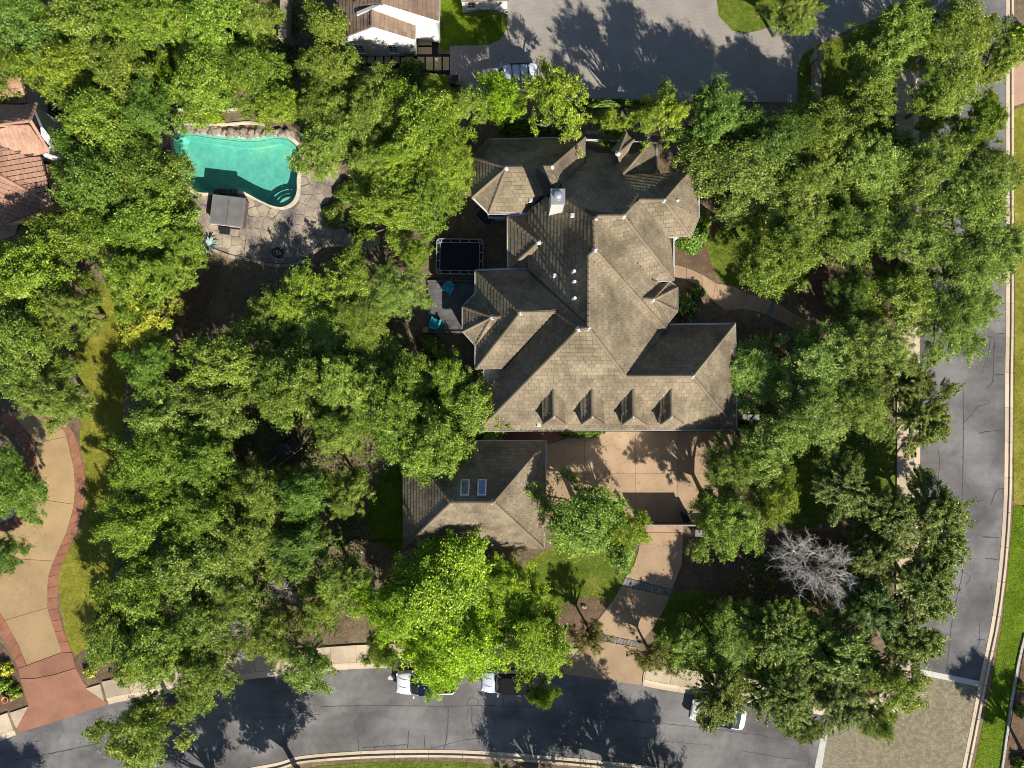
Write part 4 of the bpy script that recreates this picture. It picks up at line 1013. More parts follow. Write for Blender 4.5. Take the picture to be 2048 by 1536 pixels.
for st, n in (('oak', 5), ('fine', 4), ('sparse', 3), ('broad', 2), ('juniper', 4), ('dark', 3)):
    PROTO[st] = [make_tree(100 + 17 * i + 1000 * k, st) for k, i in enumerate(range(n))]
TINT = dict(mid=(1.06, 1.0, 0.95), bright=(1.04, 1.06, 0.75), yellow=(1.28, 1.2, 0.7), olive=(1.12, 1.05, 0.95), cool=(1.12, 1.08, 1.25), dark=(0.68, 0.8, 0.8),
            lime=(1.2, 1.26, 0.36), limey=(1.35, 1.5, 0.3), gold=(2.3, 1.7, 1.3), deep=(0.84, 0.97, 0.9), brown=(0.95, 0.62, 0.8), grey=(1.2, 1.18, 1.55))
count = {}
def tree(px, py, r, style, tint, label, zc=None, name='tree', cat='tree', group=None, sz=None, sq=None):
    R_ = r * (0.0445 if style == 'juniper' else 0.0422); k = R_ / 4.0
    kz = sz if sz else ((0.55 if style == 'juniper' else 0.68) + 0.36 * k)
    z = 5.2 * kz; p = W(px, py, z)
    i = count.get(style, 0); count[style] = i + 1
    tr, cr = PROTO[style][i % len(PROTO[style])]
    root = empty(name, (p.x, p.y, 0), rnd.uniform(0, 6.28), label=label, cat=cat, group=group)
    an = rnd.uniform(.86, 1.18); root.scale = (k * an, k / an, kz)
    t = put('trunk', tr, root); c = put('crown', cr, root)
    j = rnd.uniform(0.9, 1.1); q = TINT[tint]
    c.color = (q[0] * j * rnd.uniform(.95, 1.05), q[1] * j, q[2] * j, 1)
    return root
T = tree
# --- top left block
T(55,55,88,'oak','dark','dark oak in the top left corner of the garden')
T(165,45,85,'oak','mid','oak at the top edge, second from the left corner')
T(130,135,80,'fine','yellow','yellowish fine-leaved tree just above the clay roof')
T(20,140,55,'oak','mid','small oak overhanging the top of the clay tile roof')
T(270,45,70,'oak','bright','bright oak at the top edge left of the small lawn gap')
T(235,140,72,'oak','olive','olive oak below the top edge left of the small lawn gap')
T(345,45,72,'fine','bright','fine bright tree at the top edge right of the small lawn gap')
T(440,50,88,'oak','bright','broad bright oak at the top edge left of the stone garden wall')
T(512,45,54,'oak','mid','oak at the top edge touching the stone garden wall on its left')
T(410,160,80,'oak','bright','bright oak directly above the raised bed by the pool')
T(505,150,75,'fine','bright','fine bright tree above the right end of the pool boulders')
T(565,215,52,'oak','yellow','yellow-green small oak over the top right corner of the pool')
T(652,60,54,'fine','olive','olive tree right of the stone garden wall at the top edge')
T(635,135,46,'oak','mid','oak below the foot of the stone garden wall')
T(205,250,88,'oak','bright','bright oak between the clay roof gable and the pool')
T(300,235,62,'dark','deep','deep green tree left of the raised bed behind the pool')
T(200,365,92,'dark','deep','deep green broad tree between the clay roof house and the pool')
T(300,365,82,'dark','mid','tree whose crown reaches over the left edge of the pool')
T(170,465,76,'oak','bright','bright oak just right of the black kettle barbecue')
T(290,455,82,'oak','bright','bright oak left of the spa terrace')
T(375,485,48,'oak','bright','small bright tree beside the spiky agave')
T(55,545,95,'oak','yellow','broad yellow-green oak at the left edge below the clay roof')
T(140,620,70,'fine','mid','fine-leaved tree left of the gold-leaved tree')
T(50,690,95,'oak','mid','large oak at the left edge above the tan curved drive')
T(100,788,76,'fine','mid','fine-leaved tree shading the top end of the tan curved drive')
T(270,560,72,'oak','bright','bright oak above the gold-leaved tree')
T(345,545,50,'dark','bright','small leafy tree at the top of the dirt path')
T(290,648,70,'sparse','gold','small tree with pale gold leaves at the edge of the dry lawn', name='gold_tree', sz=0.75)
T(308,735,62,'dark','deep','deep green tree below the gold-leaved tree')
# --- between pool and house
T(665,150,58,'oak','olive','olive oak below the left end of the white house')
T(650,215,62,'oak','mid','oak right of the pool boulders')
T(660,290,72,'fine','mid','fine-leaved oak right of the pool water')
T(735,225,66,'oak','mid','mid green oak between the pool and the stepping slabs')
T(760,172,48,'sparse','olive','thin olive tree in front of the stepping slabs')
T(745,325,52,'oak','olive','olive oak above the round bed of the pool terrace')
T(850,250,90,'oak','yellow','yellow-green oak above left of the house, beside the paver court corner')
T(900,330,70,'fine','yellow','yellow-green tree touching the top left corner of the house roof')
T(790,330,72,'fine','yellow','yellowish fine tree between pool terrace and house')
T(780,415,82,'fine','yellow','light yellowish crown left of the trampoline, above the curved path')
T(862,405,62,'oak','bright','bright oak above the trampoline')
T(832,508,34,'oak','bright','small bright tree at the left side of the trampoline')
T(1005,195,56,'oak','lime','lime-green tree covering the lower part of the white van')
T(1115,205,72,'sparse','yellow','open yellowish tree with bare twigs right of the white van', sz=1.35)
T(1222,250,36,'sparse','yellow','small open tree at the little round dormer')
T(1320,235,56,'sparse','yellow','open tree with a few red tips above the house, at the paver court edge', sz=1.3)
T(940,215,44,'oak','olive','olive bushy tree at the left corner of the paver court')
# --- wood left of the garage
T(700,560,75,'sparse','yellow','open yellow-green tree below the terrace path', sz=0.6)
T(590,605,70,'sparse','yellow','open yellow-green tree below the flagstone terrace', sz=0.6)
T(790,585,62,'fine','cool','grey-green tree left of the slate patio', sz=0.7)
T(725,645,78,'fine','olive','olive tree with pale twigs left of the blue chairs', sz=0.65)
T(640,668,76,'oak','olive','olive oak in the middle of the wood left of the house', sz=0.6)
T(530,650,60,'sparse','olive','thin olive tree right of the dirt path', sz=0.6)
T(470,725,80,'oak','olive','olive oak below the end of the dirt path')
T(570,770,88,'oak','olive','broad olive oak above the black smoker trailer')
T(690,770,80,'fine','olive','fine olive oak in the wood midway to the house')
T(440,820,70,'sparse','cool','grey thin tree left of the smoker trailer')
T(805,765,64,'oak','bright','bright oak below the slate patio', sz=0.7)
T(962,815,80,'oak','bright','large bright oak reaching over the left end of the long shingle roof', sz=0.62)
T(895,750,48,'oak','bright','bright small oak at the lower left corner of the house roof', sz=0.6)
T(790,835,78,'oak','bright','bright oak above left of the detached garage')
T(870,898,84,'oak','bright','bright oak overhanging the top left of the detached garage')
T(680,860,62,'oak','mid','oak right of the smoker trailer')
T(325,825,72,'sparse','cool','greyish thin tree right of the dry lawn, halfway down')
T(300,925,80,'dark','bright','leafy tree at the widest shaded part of the dry lawn')
T(405,915,76,'dark','bright','leafy bright tree left of the black smoker trailer towards the lawn')
T(520,985,66,'dark','mid','leafy tree just below the black smoker trailer')
T(285,1045,78,'dark','bright','leafy tree whose crown reaches the brick border of the tan drive')
T(400,1025,78,'dark','bright','leafy bright tree in the wood between dry lawn and garage')
T(610,985,66,'dark','deep','deep green tree right of and below the smoker trailer')
T(490,1075,74,'dark','mid','leafy tree in the middle of the lower wood')
T(700,985,52,'sparse','olive','thin olive tree left of the lush strip by the garage')
T(385,1135,88,'oak','mid','broad oak in the lower left wood')
T(285,1180,80,'oak','bright','bright oak at the lower tip of the dry lawn')
T(600,1090,66,'dark','dark','dark tree left of the black iron fence')
T(500,1190,66,'sparse','mid','thin tree above the grey bare snag')
T(680,1165,62,'sparse','olive','thin olive tree below the black iron fence')
T(225,1270,62,'oak','mid','oak leaning over the red apron of the tan drive')
T(310,1300,88,'oak','bright','broad bright oak by the left pavement')
T(400,1245,76,'oak','mid','oak left of the grey bare snag')
T(410,1345,72,'oak','mid','oak over the pavement edge near the left tree shadow')
T(545,1270,62,'sparse','olive','thin olive tree right of the grey bare snag')
T(610,1325,66,'sparse','cool','open tree with pale leaves over the pavement')
T(285,1465,84,'oak','mid','oak standing over the road at the bottom left')
T(640,1215,50,'sparse','olive','small thin tree left of the lime-green giant')
# --- lime tree by the parked cars
T(885,1185,116,'broad','lime','huge lime-green tree in front of the garage, upper crown', sz=0.95)
T(1015,1185,74,'broad','lime','lime-green tree at the lower right corner of the garage', sz=0.85)
T(912,1282,98,'broad','limey','yellow-lime spreading tree over the two parked white cars', sz=0.95)
T(795,1215,78,'broad','lime','lime-green tree left of the huge lime crown')
T(1065,1275,80,'broad','lime','green broad-leaved tree right of the parked black-topped car')
T(880,1352,42,'sparse','limey','low lime branchy sapling over the roof of the left parked pickup', sz=0.75)
T(765,1300,40,'broad','bright','small green tree at the pavement left of the parked pickup', sz=0.7)
T(1085,1388,26,'broad','bright','small green sapling hanging over the tail of the black-topped car', sz=0.8)
T(1170,1040,96,'dark','deep','dense deep green round tree right of the garage')
T(1245,1060,52,'oak','yellow','yellow-green small tree at the driveway gate')
T(1180,1272,40,'sparse','brown','small dark-leaved tree at the foot of the driveway', sz=0.55)
# --- right side, upper
T(1425,235,72,'fine','dark','dark fine tree at the bottom edge of the paver court', sz=1.3)
T(1480,340,105,'fine','cool','large grey-green oak over the right end of the house roof')
T(1555,275,66,'fine','dark','dark tree at the corner of the paver court', sz=1.25)
T(1640,265,80,'oak','mid','oak at the lower end of the right-hand stone wall')
T(1600,385,92,'fine','mid','fine oak right of the house, upper middle')
T(1730,340,92,'fine','cool','grey-green oak left of the upper pavement')
T(1850,330,88,'fine','mid','oak overhanging the upper pavement and street')
T(1945,410,92,'fine','cool','broad grey-green oak covering the side street, upper part')
T(1690,470,82,'oak','mid','oak between house front lawn and street')
T(1555,510,90,'fine','bright','bright fine oak above the front path')
T(1820,480,88,'fine','cool','grey-green oak over the upper pavement, second in line')
T(1925,540,92,'fine','cool','grey-green oak whose crown covers the whole side street')
T(1975,345,72,'fine','cool','grey-green oak at the far kerb of the side street, upper')
T(1985,490,66,'fine','cool','grey-green oak at the far kerb of the side street, second')
T(1800,70,80,'fine','olive','olive oak at the top edge right of the paver court')
T(1905,80,88,'fine','olive','olive oak at the top edge over the side street')
T(1880,190,72,'fine','olive','olive oak over the side street near the pink drive')
T(1955,250,58,'oak','bright','small bright oak at the kerb near the pink drive')
T(1590,15,62,'fine','mid','fine tree at the top edge on the grass island')
T(2000,120,50,'fine','olive','olive tree beside the pink drive')
T(1740,190,62,'sparse','olive','thin olive tree left of the upper pavement')
T(1800,590,76,'oak','olive','olive oak over the bare soil by the front path')
T(1900,640,80,'fine','cool','grey-green oak at the lower end of the covered street stretch')
T(1700,590,50,'sparse','dark','dark thin tree on the bare soil above the front path')
# --- right side, middle and lower
T(1515,750,82,'fine','grey','grey-green tree overhanging the right end of the long roof', sz=0.58)
T(1640,730,95,'fine','grey','large pale grey-green tree right of the house', sz=0.85)
T(1745,690,80,'fine','cool','grey-green tree between house and street, middle')
T(1620,835,78,'fine','grey','pale tree below the large grey-green tree')
T(1720,815,70,'fine','cool','tree right of the stepping lawn by the street')
T(1800,760,62,'juniper','mid','dark feathery tree at the street edge, upper')
T(1845,835,66,'juniper','olive','dark feathery tree reaching over the road edge')
T(1530,905,70,'sparse','cool','thin grey tree at the right end of the motor court')
T(1465,930,62,'fine','mid','fine tree overhanging the right side of the motor court')
T(1455,1040,82,'fine','bright','bright feathery tree behind the stone gate wall')
T(1550,1000,56,'sparse','yellow','thin yellowish tree right of the motor court')
T(1690,975,66,'juniper','cool','greyish feathery tree beside the sunny lawn patch')
T(1770,1030,66,'juniper','mid','dark feathery tree left of the lower side street pavement')
T(1870,1040,78,'juniper','olive','dark feathery tree overhanging the side street, middle')
T(1745,1110,60,'juniper','mid','feathery tree right of the grey dead tree')
T(1855,1170,72,'juniper','olive','dark feathery tree overhanging the side street, lower')
T(1385,1290,58,'oak','bright','bright small oak right of the driveway mouth', sz=0.5)
T(1465,1290,78,'fine','bright','bright fine tree left of the corner grove', sz=0.62)
T(1450,1220,32,'sparse','grey','thin grey-twigged tree above the driveway bend', sz=0.6)
T(1560,1265,76,'juniper','bright','bright feathery tree just below the grey dead tree')
T(1650,1300,88,'juniper','bright','bright feathery tree in the middle of the corner grove')
T(1745,1220,70,'juniper','dark','dark feathery tree in the corner grove')
T(1820,1270,66,'juniper','olive','olive feathery tree at the corner of the streets')
T(1560,1385,72,'juniper','bright','bright feathery tree over the roof of the white car')
T(1440,1395,56,'juniper','mid','feathery tree over the bonnet end of the white car')
T(1680,1390,72,'juniper','mid','feathery tree at the white paving band')
T(1780,1370,70,'sparse','olive','open olive tree overhanging the olive pavers')
T(1750,1440,44,'sparse','mid','lowest open tree over the olive pavers')
T(1600,1455,36,'juniper','mid','small feathery tree over the road near the white band')
T(1305,1315,44,'sparse','brown','small dark-leaved tree at the right of the driveway mouth', sz=0.55)
# --- left drive island
T(12,972,78,'dark','deep','dense tree on the white gravel island of the tan drive', sz=0.7)
T(-8,1112,56,'oak','dark','tree at the left edge beside the tan drive', sz=0.5)
# --- trees across the lower street (mostly seen by their shadows)
for x, y, r in ((575,1650,105), (420,1690,80), (1268,1672,118), (1120,1690,80), (1390,1700,80), (30,1800,80), (2130,1570,60)):
    T(x, y, r, 'oak', 'mid', 'oak beyond the frame across the street', group='oaks across the street')

# dead tree and bare snags
def bare(name, px, py, r, label, seed, h=6.0, n=46):
    """leafless tree: several leaning stems, side branches that sweep outward, fine twigs"""
    rng = np.random.default_rng(seed); mb = MB(); tw = MB(); R_ = r * 0.0405
    mb.tube([(0, 0, -0.1), (0.1, 0, h * .25), (0.05, 0.1, h * .45)], [0.19, 0.15, 0.12], 7)
    ns = max(3, n // 11); a0 = rng.uniform(0, 6.28)
    for sidx in range(ns):
        a = a0 + 6.28 * sidx / ns + rng.uniform(-.5, .5); q0 = Vector((0.08, 0.04, h * rng.uniform(.25, .45)))
        q2 = Vector((math.cos(a), math.sin(a), 0)) * (R_ * rng.uniform(.25, .75)) + Vector((0, 0, h * rng.uniform(.75, 1.0)))
        q1 = q0.lerp(q2, .5) + Vector((math.cos(a), math.sin(a), 0)) * .3
        mb.tube([q0, q1, q2], [0.075, 0.05, 0.02], 6, False)
        for k in range(n // ns):
            f = rng.uniform(0.2, 1.0); s0 = q0.lerp(q1, f * 2) if f < .5 else q1.lerp(q2, f * 2 - 1)
            b = a + rng.normal() * 1.0; L = R_ * rng.uniform(.25, .75); d = Vector((math.cos(b), math.sin(b), rng.uniform(-.35, .35)))
            e = s0 + d * L; m = s0.lerp(e, .5) + Vector((rng.uniform(-.25, .25), rng.uniform(-.25, .25), rng.uniform(0, .3)))
            mb.tube([s0, m, e], [0.03, 0.02, 0.008], 4, False)
            for q in range(12):
                f2 = rng.uniform(0.15, 1.0); b0 = (s0.lerp(m, f2 * 2) if f2 < .5 else m.lerp(e, f2 * 2 - 1))
                dd = (d + Vector(rng.normal(size=3)) * 0.8).normalized(); e2 = b0 + dd * rng.uniform(0.3, 0.85)
                m2 = b0.lerp(e2, 0.5) + Vector(rng.uniform(-.1, .1, 3))
                tw.tube([b0, m2, e2], [0.017, 0.012, 0.005], 3, False)
                for _ in range(2):
                    e3 = m2 + (dd + Vector(rng.normal(size=3)) * 0.9).normalized() * rng.uniform(.2, .5); tw.tube([m2, e3], [0.01, 0.004], 3, False)
    zc = h * 0.7; p = W(px, py, zc)
    root = empty(name, (p.x, p.y, 0), rng.uniform(0, 6), label=label, cat='dead tree')
    root.scale = (1.2, .85, 1); mb.build('trunk', M['deadwood'], root); tw.build('twigs', M['deadwood'], root, kind='stuff')
bare('dead_tree', 1630, 1130, 76, 'grey leafless dead tree in the corner grove', 5, 7.0, 90)
bare('bare_snag', 490, 1265, 42, 'small grey leafless snag in the lower left wood', 9, 5.5, 26)
bare('bare_snag', 570, 1185, 22, 'tiny bare grey sapling above the leafless snag', 12, 5.0, 12)

# shrubs
def make_shrub(seed, n=5200, style='ball'):
    rng = np.random.default_rng(seed); d = unit(rng.normal(size=(n, 3))); d[:, 2] = np.abs(d[:, 2])
    k = 1 + 0.12 * np.sin(4 * d[:, 0] + seed) + 0.1 * np.sin(5 * d[:, 1] + 2 * seed)
    pos = d * (k * rng.uniform(0.75, 1.02, n))[:, None] * np.array([1, 1, 0.95]) + np.array([0, 0, 0.05])
    nr = unit(d + rng.normal(size=(n, 3)) * 0.55 + np.array([0, 0, .3]))
    return leaves(rng, pos, nr, rng.normal(size=(n, 3)), 0.16 * rng.uniform(.6, 1.4, n), 0.085 * rng.uniform(.6, 1.4, n), np.clip(rng.uniform(0, .9, n), 0, 1), M['leaf'], 'foliage')
SH = [make_shrub(s) for s in (1, 2, 3)]
def make_small(seed, n=1100):
    rng = np.random.default_rng(seed); d = unit(rng.normal(size=(n, 3))); d[:, 2] = np.abs(d[:, 2])
    k = 1 + 0.3 * np.sin(5 * np.arctan2(d[:, 1], d[:, 0]) + seed) * (1 - d[:, 2]) + 0.15 * np.sin(7 * d[:, 0] + seed)
    pos = d * (k * rng.uniform(0.45, 1.08, n))[:, None]
    nr = unit(d * .6 + rng.normal(size=(n, 3)) * 0.6 + np.array([0, 0, .5]))
    return leaves(rng, pos, nr, d + rng.normal(size=(n, 3)) * .5, 0.36 * rng.uniform(.6, 1.4, n), 0.17 * rng.uniform(.6, 1.4, n), np.clip(rng.uniform(0, 1, n), 0, 1), M['leaf'], 'foliage')
SS = [make_small(s) for s in (4, 5, 6)]
stem_me = MB().tube([(0, 0, -0.05), (0.05, 0, .3), (0, 0.05, .7)], [0.06, 0.05, 0.03], 6).mesh('stem', M['bark'])
def shrub(px, py, rx, ry, h, tint, label, name='shrub', cat='shrub', rz=None):
    p = W(px, py, h / 2); i = rnd.randrange(3)
    root = empty(name, (p.x, p.y, 0), rnd.uniform(0, 6.28) if rz is None else rz, label=label, cat=cat)
    root.scale = (rx * .042, ry * .042, h)
    f = put('foliage', (SS if max(rx, ry) < 30 and 'clipped' not in label else SH)[i], root); q = TINT[tint]; f.color = (*q, 1); put('stem', stem_me, root); return root
S = shrub
S(666,426,24,26,0.9,'olive','clipped round shrub at the edge of the flagstone terrace')
S(690,383,24,22,0.9,'dark','dark clipped shrub in the round bed by the terrace')
S(1160,867,48,9,1.0,'bright','long low hedge under the south eave of the house','hedge','hedge',0.0)
S(1385,475,34,32,1.5,'deep','bluish green bush beside the right bay of the house')
S(1372,612,24,28,1.3,'cool','loose grey-green bush below the east bay')
S(1395,585,16,14,0.8,'dark','dark small bush between the front path and the east bay')
S(700,150,34,30,1.6,'dark','dark bush at the left end of the white house')
S(820,140,30,30,1.8,'dark','dark round bush in front of the copper bowl')
S(805,172,24,30,1.2,'deep','bluish bush below the dark round bush')
S(425,232,34,16,0.8,'lime','lime-yellow shrub in the raised bed behind the pool')
S(970,30,44,7,0.9,'bright','clipped hedge along the foot of the white outbuilding','hedge','hedge',0.0)
S(10,1340,16,12,0.7,'gold','gold-flowered plant nearest the lower left brick border')
S(28,1385,14,12,0.6,'yellow','yellow-green plant beside the terracotta pot')
S(5,1372,14,18,0.7,'bright','green plant at the left edge above the terracotta pot')
S(178,1345,14,9,0.5,'gold','gold-flowered plant right of the red apron')
S(2044,1375,9,9,0.6,'gold','gold-flowered plant behind the right stone edging')
S(2044,1425,13,12,0.8,'olive','olive round shrub behind the right stone edging')
S(2046,1530,18,16,0.8,'bright','green plant at the bottom right corner')
S(2046,75,24,28,1.2,'lime','bright grassy clump at the upper right edge')
S(720,450,30,24,1.0,'dark','dark low shrub right of the round bed soil')
S(1060,255,70,14,1.4,'dark','dark hedge row behind the top roof of the house','hedge','hedge',0.0)
S(1215,205,120,8,0.9,'dark','dark low hedge at the lower edge of the paver court','hedge','hedge',0.0)
S(1400,440,22,18,1.2,'bright','bright bush at the corner of the right bay roof')
S(1450,1290,22,20,0.9,'dark','dark bush under the bright fine tree by the driveway')
S(330,650,18,16,0.9,'deep','deep green bush right of the gold-leaved tree')
S(1500,850,24,18,1.2,'dark','dark bush at the lower right corner of the house')
S(860,690,30,20,1.2,'mid','bush below the slate patio')
# understory scrub that fills the wood floor
def scrub(name, px, mat, n, seed, h=0.7, label=None):
    rng = np.random.default_rng(seed); poly = [tuple(W(a, b))[:2] for a, b in px]
    xs_ = [q[0] for q in poly]; ys_ = [q[1] for q in poly]; cen = []
    while len(cen) < n // 26:
        q = (rng.uniform(min(xs_), max(xs_)), rng.uniform(min(ys_), max(ys_)))
        if inside(q, poly): cen.append((q[0], q[1], rng.uniform(0.05, h)))
    cen = np.array(cen)[rng.integers(0, len(cen), n)]
    pos = cen + rng.normal(size=(n, 3)) * np.array([.3, .3, .12]); pos[:, 2] = np.maximum(pos[:, 2], 0.03)
    nr = unit(rng.normal(size=(n, 3)) * .6 + np.array([0, 0, 1.0]))
    me = leaves(rng, pos, nr, rng.normal(size=(n, 3)), .22 * rng.uniform(.6, 1.4, n), .11 * rng.uniform(.6, 1.4, n), rng.uniform(0, .7, n), M['leaf'], 'undergrowth')
    o = put(name, me, None, kind='stuff'); o.color = (0.8, 0.9, 0.8, 1); return o
scrub('undergrowth', [(260,760),(420,700),(640,640),(820,700),(900,850),(800,930),(740,1040),(700,1250),(480,1300),(280,1280),(240,1120),(280,900)], 'leaf', 26000, 3)
scrub('undergrowth', [(1400,240),(1790,240),(1790,500),(1640,470),(1440,440)], 'leaf', 9000, 4)
scrub('undergrowth', [(110,20),(640,20),(700,220),(300,240),(240,560),(140,500)], 'leaf', 16000, 5)
scrub('undergrowth', [(1500,1100),(1790,1080),(1760,1300),(1640,1400),(1330,1340),(1420,1240)], 'leaf', 7000, 6)
scrub('undergrowth', [(640,200),(900,200),(930,420),(760,460),(700,340)], 'leaf', 7000, 7)
scrub('undergrowth', [(1480,650),(1780,700),(1780,900),(1500,960)], 'leaf', 6000, 8)
# grass blades on the lawns, leaf litter on paving
def strew(name, polys, n, seed, size, stops, z=0.03, up=0.5):
    rng = np.random.default_rng(seed); pos = []
    for px in polys:
        poly = [tuple(W(a, b))[:2] for a, b in px]; A = abs(area2(poly)); xs_ = [q[0] for q in poly]; ys_ = [q[1] for q in poly]
        m = int(n * A); k = 0
        pts = np.stack([rng.uniform(min(xs_), max(xs_), m * 3), rng.uniform(min(ys_), max(ys_), m * 3)], 1)
        for q in pts:
            if inside(q, poly): pos.append((q[0], q[1], z + rng.uniform(0, .02))); k += 1
            if k >= m: break
    pos = np.array(pos); n_ = len(pos)
    nr = unit(rng.normal(size=(n_, 3)) * up + np.array([0, 0, 1.0]))
    nm = name + '_blades'
    if nm not in M: M[nm] = leafmat(nm, stops, 0.2, 1.1, 0.2)
    big = 0.5 + 0.35 * np.sin(pos[:, 0] * 1.1 + 2 * np.sin(pos[:, 1] * .7)) * np.sin(pos[:, 1] * 1.3)
    me = leaves(rng, pos, nr, rng.normal(size=(n_, 3)), size * rng.uniform(.6, 1.5, n_), size * .5 * rng.uniform(.6, 1.4, n_), np.clip(big * .5 + rng.uniform(0, .55, n_), 0, 1), M[nm], name)
    return put(name, me, None, kind='stuff')
DRYL = [(118,1180),(122,1140),(140,1095),(158,1063),(172,1000),(172,950),(160,880),(165,800),(150,700),(170,600),(240,560),(262,640),(250,760),(246,860),(262,960),(240,1060),(225,1180),(245,1250),(150,1310)]
strew('dry_grass', [DRYL, [(2028,220),(2080,210),(2080,1000),(2028,1000)]], 85, 21, .1, [(0, (.2, .23, .025)), (.5, (.34, .34, .045)), (1, (.5, .46, .1))], .012, .3)
strew('green_grass', [[(2027,1015),(2060,1012),(2044,1270),(1996,1536),(1950,1536),(1980,1390),(2006,1250),(2020,1120)], [(882,0),(1012,0),(1012,62),(998,78),(970,88),(882,96)], [(760,960),(806,940),(810,1090),(740,1060)], [(600,1545),(760,1526),(920,1526),(1020,1536),(1020,1560),(600,1570)]], 85, 22, .1, [(0, (.09, .17, .006)), (.5, (.17, .27, .014)), (1, (.28, .38, .04))], .022, .3)
strew('lawn_grass', [[(1090,1100),(1270,1090),(1245,1170),(1215,1205),(1160,1200),(1100,1260),(1040,1180)], [(1345,1190),(1420,1185),(1520,1240),(1560,1330),(1420,1350),(1330,1330),(1312,1255)], [(1560,860),(1790,860),(1790,990),(1700,1020),(1580,1060),(1480,930)], [(1420,470),(1560,440),(1620,560),(1540,590),(1440,560)], [(1600,200),(1600,135),(1660,84),(1790,38),(1790,260),(1640,280)], [(1432,0),(1437,30),(1466,60),(1524,57),(1640,3)]], 85, 23, .1, [(0, (.08, .14, .01)), (.5, (.18, .25, .022)), (1, (.36, .4, .08))], .014, .3)
LIT = [(0, (.1, .05, .02)), (.5, (.25, .15, .06)), (1, (.45, .33, .16))]
strew('leaf_litter', [[(1095,870),(1440,865),(1440,1040),(1250,1040)], [(1245,1070),(1365,1070),(1340,1190),(1280,1290),(1200,1290),(1225,1200)], [(380,390),(640,300),(690,360),(640,490),(520,515),(420,490)], [(700,1290),(1130,1296),(1130,1330),(690,1330)], [(1350,535),(1430,570),(1560,620),(1540,640),(1410,570)]], 2.2, 24, .1, LIT, .06, .3)
strew('leaf_litter', [[(640,1342),(1240,1366),(1620,1432),(1615,1450),(1230,1385),(640,1358)], [(1842,700),(1860,700),(1860,1340),(1842,1340)], [(1990,560),(2010,560),(2000,1000),(1985,1000)], [(920,100),(1580,140),(1580,200),(940,190)], [(80,850),(140,880),(150,1000),(100,1150),(100,1300),(60,1320),(20,1200),(60,1050)]], 1.2, 25, .09, LIT, .05, .3)
strew('soil_litter', [[(300,560),(460,520),(560,560),(420,700),(350,720)], [(1360,1080),(1520,1080),(1720,1080),(1760,1260),(1600,1290),(1440,1230)], [(1600,500),(1800,520),(1790,640),(1600,610)], [(560,1080),(740,1060),(700,1290),(560,1290)], [(560,660),(760,640),(740,820),(560,820)]], 16, 26, .12, [(0, (.07, .045, .025)), (.5, (.2, .14, .085)), (1, (.45, .34, .22))], .03, .4)
# agave by the spa terrace
ag = empty('agave', W(424, 490), label='spiky pale blue agave at the lower left corner of the spa terrace', cat='plant')
for k in range(13):
    a = 2 * math.pi * k / 13 + rnd.uniform(-.15, .15); L = rnd.uniform(0.6, 0.95); d = Vector((math.cos(a), math.sin(a), 0)); s_ = Vector((-d.y, d.x, 0))
    pts = [(0, .07, .05), (.35, .1, .3), (.7, .07, .42), (1, 0.0, .35)]
    vs = []
    for f, w_, z in pts: vs += [d * L * f + s_ * w_ + Vector((0, 0, z + .04)), d * L * f + Vector((0, 0, z)), d * L * f - s_ * w_ + Vector((0, 0, z + .04))]
    fs = []
    for i in range(3): fs += [(3 * i, 3 * i + 1, 3 * i + 4, 3 * i + 3), (3 * i + 1, 3 * i + 2, 3 * i + 5, 3 * i + 4)]
    MB().add(vs, fs).build('leaf', plain('agave_leaf', (0.3, 0.4, 0.38), 0.6) if k == 0 else bpy.data.materials['agave_leaf'], ag)
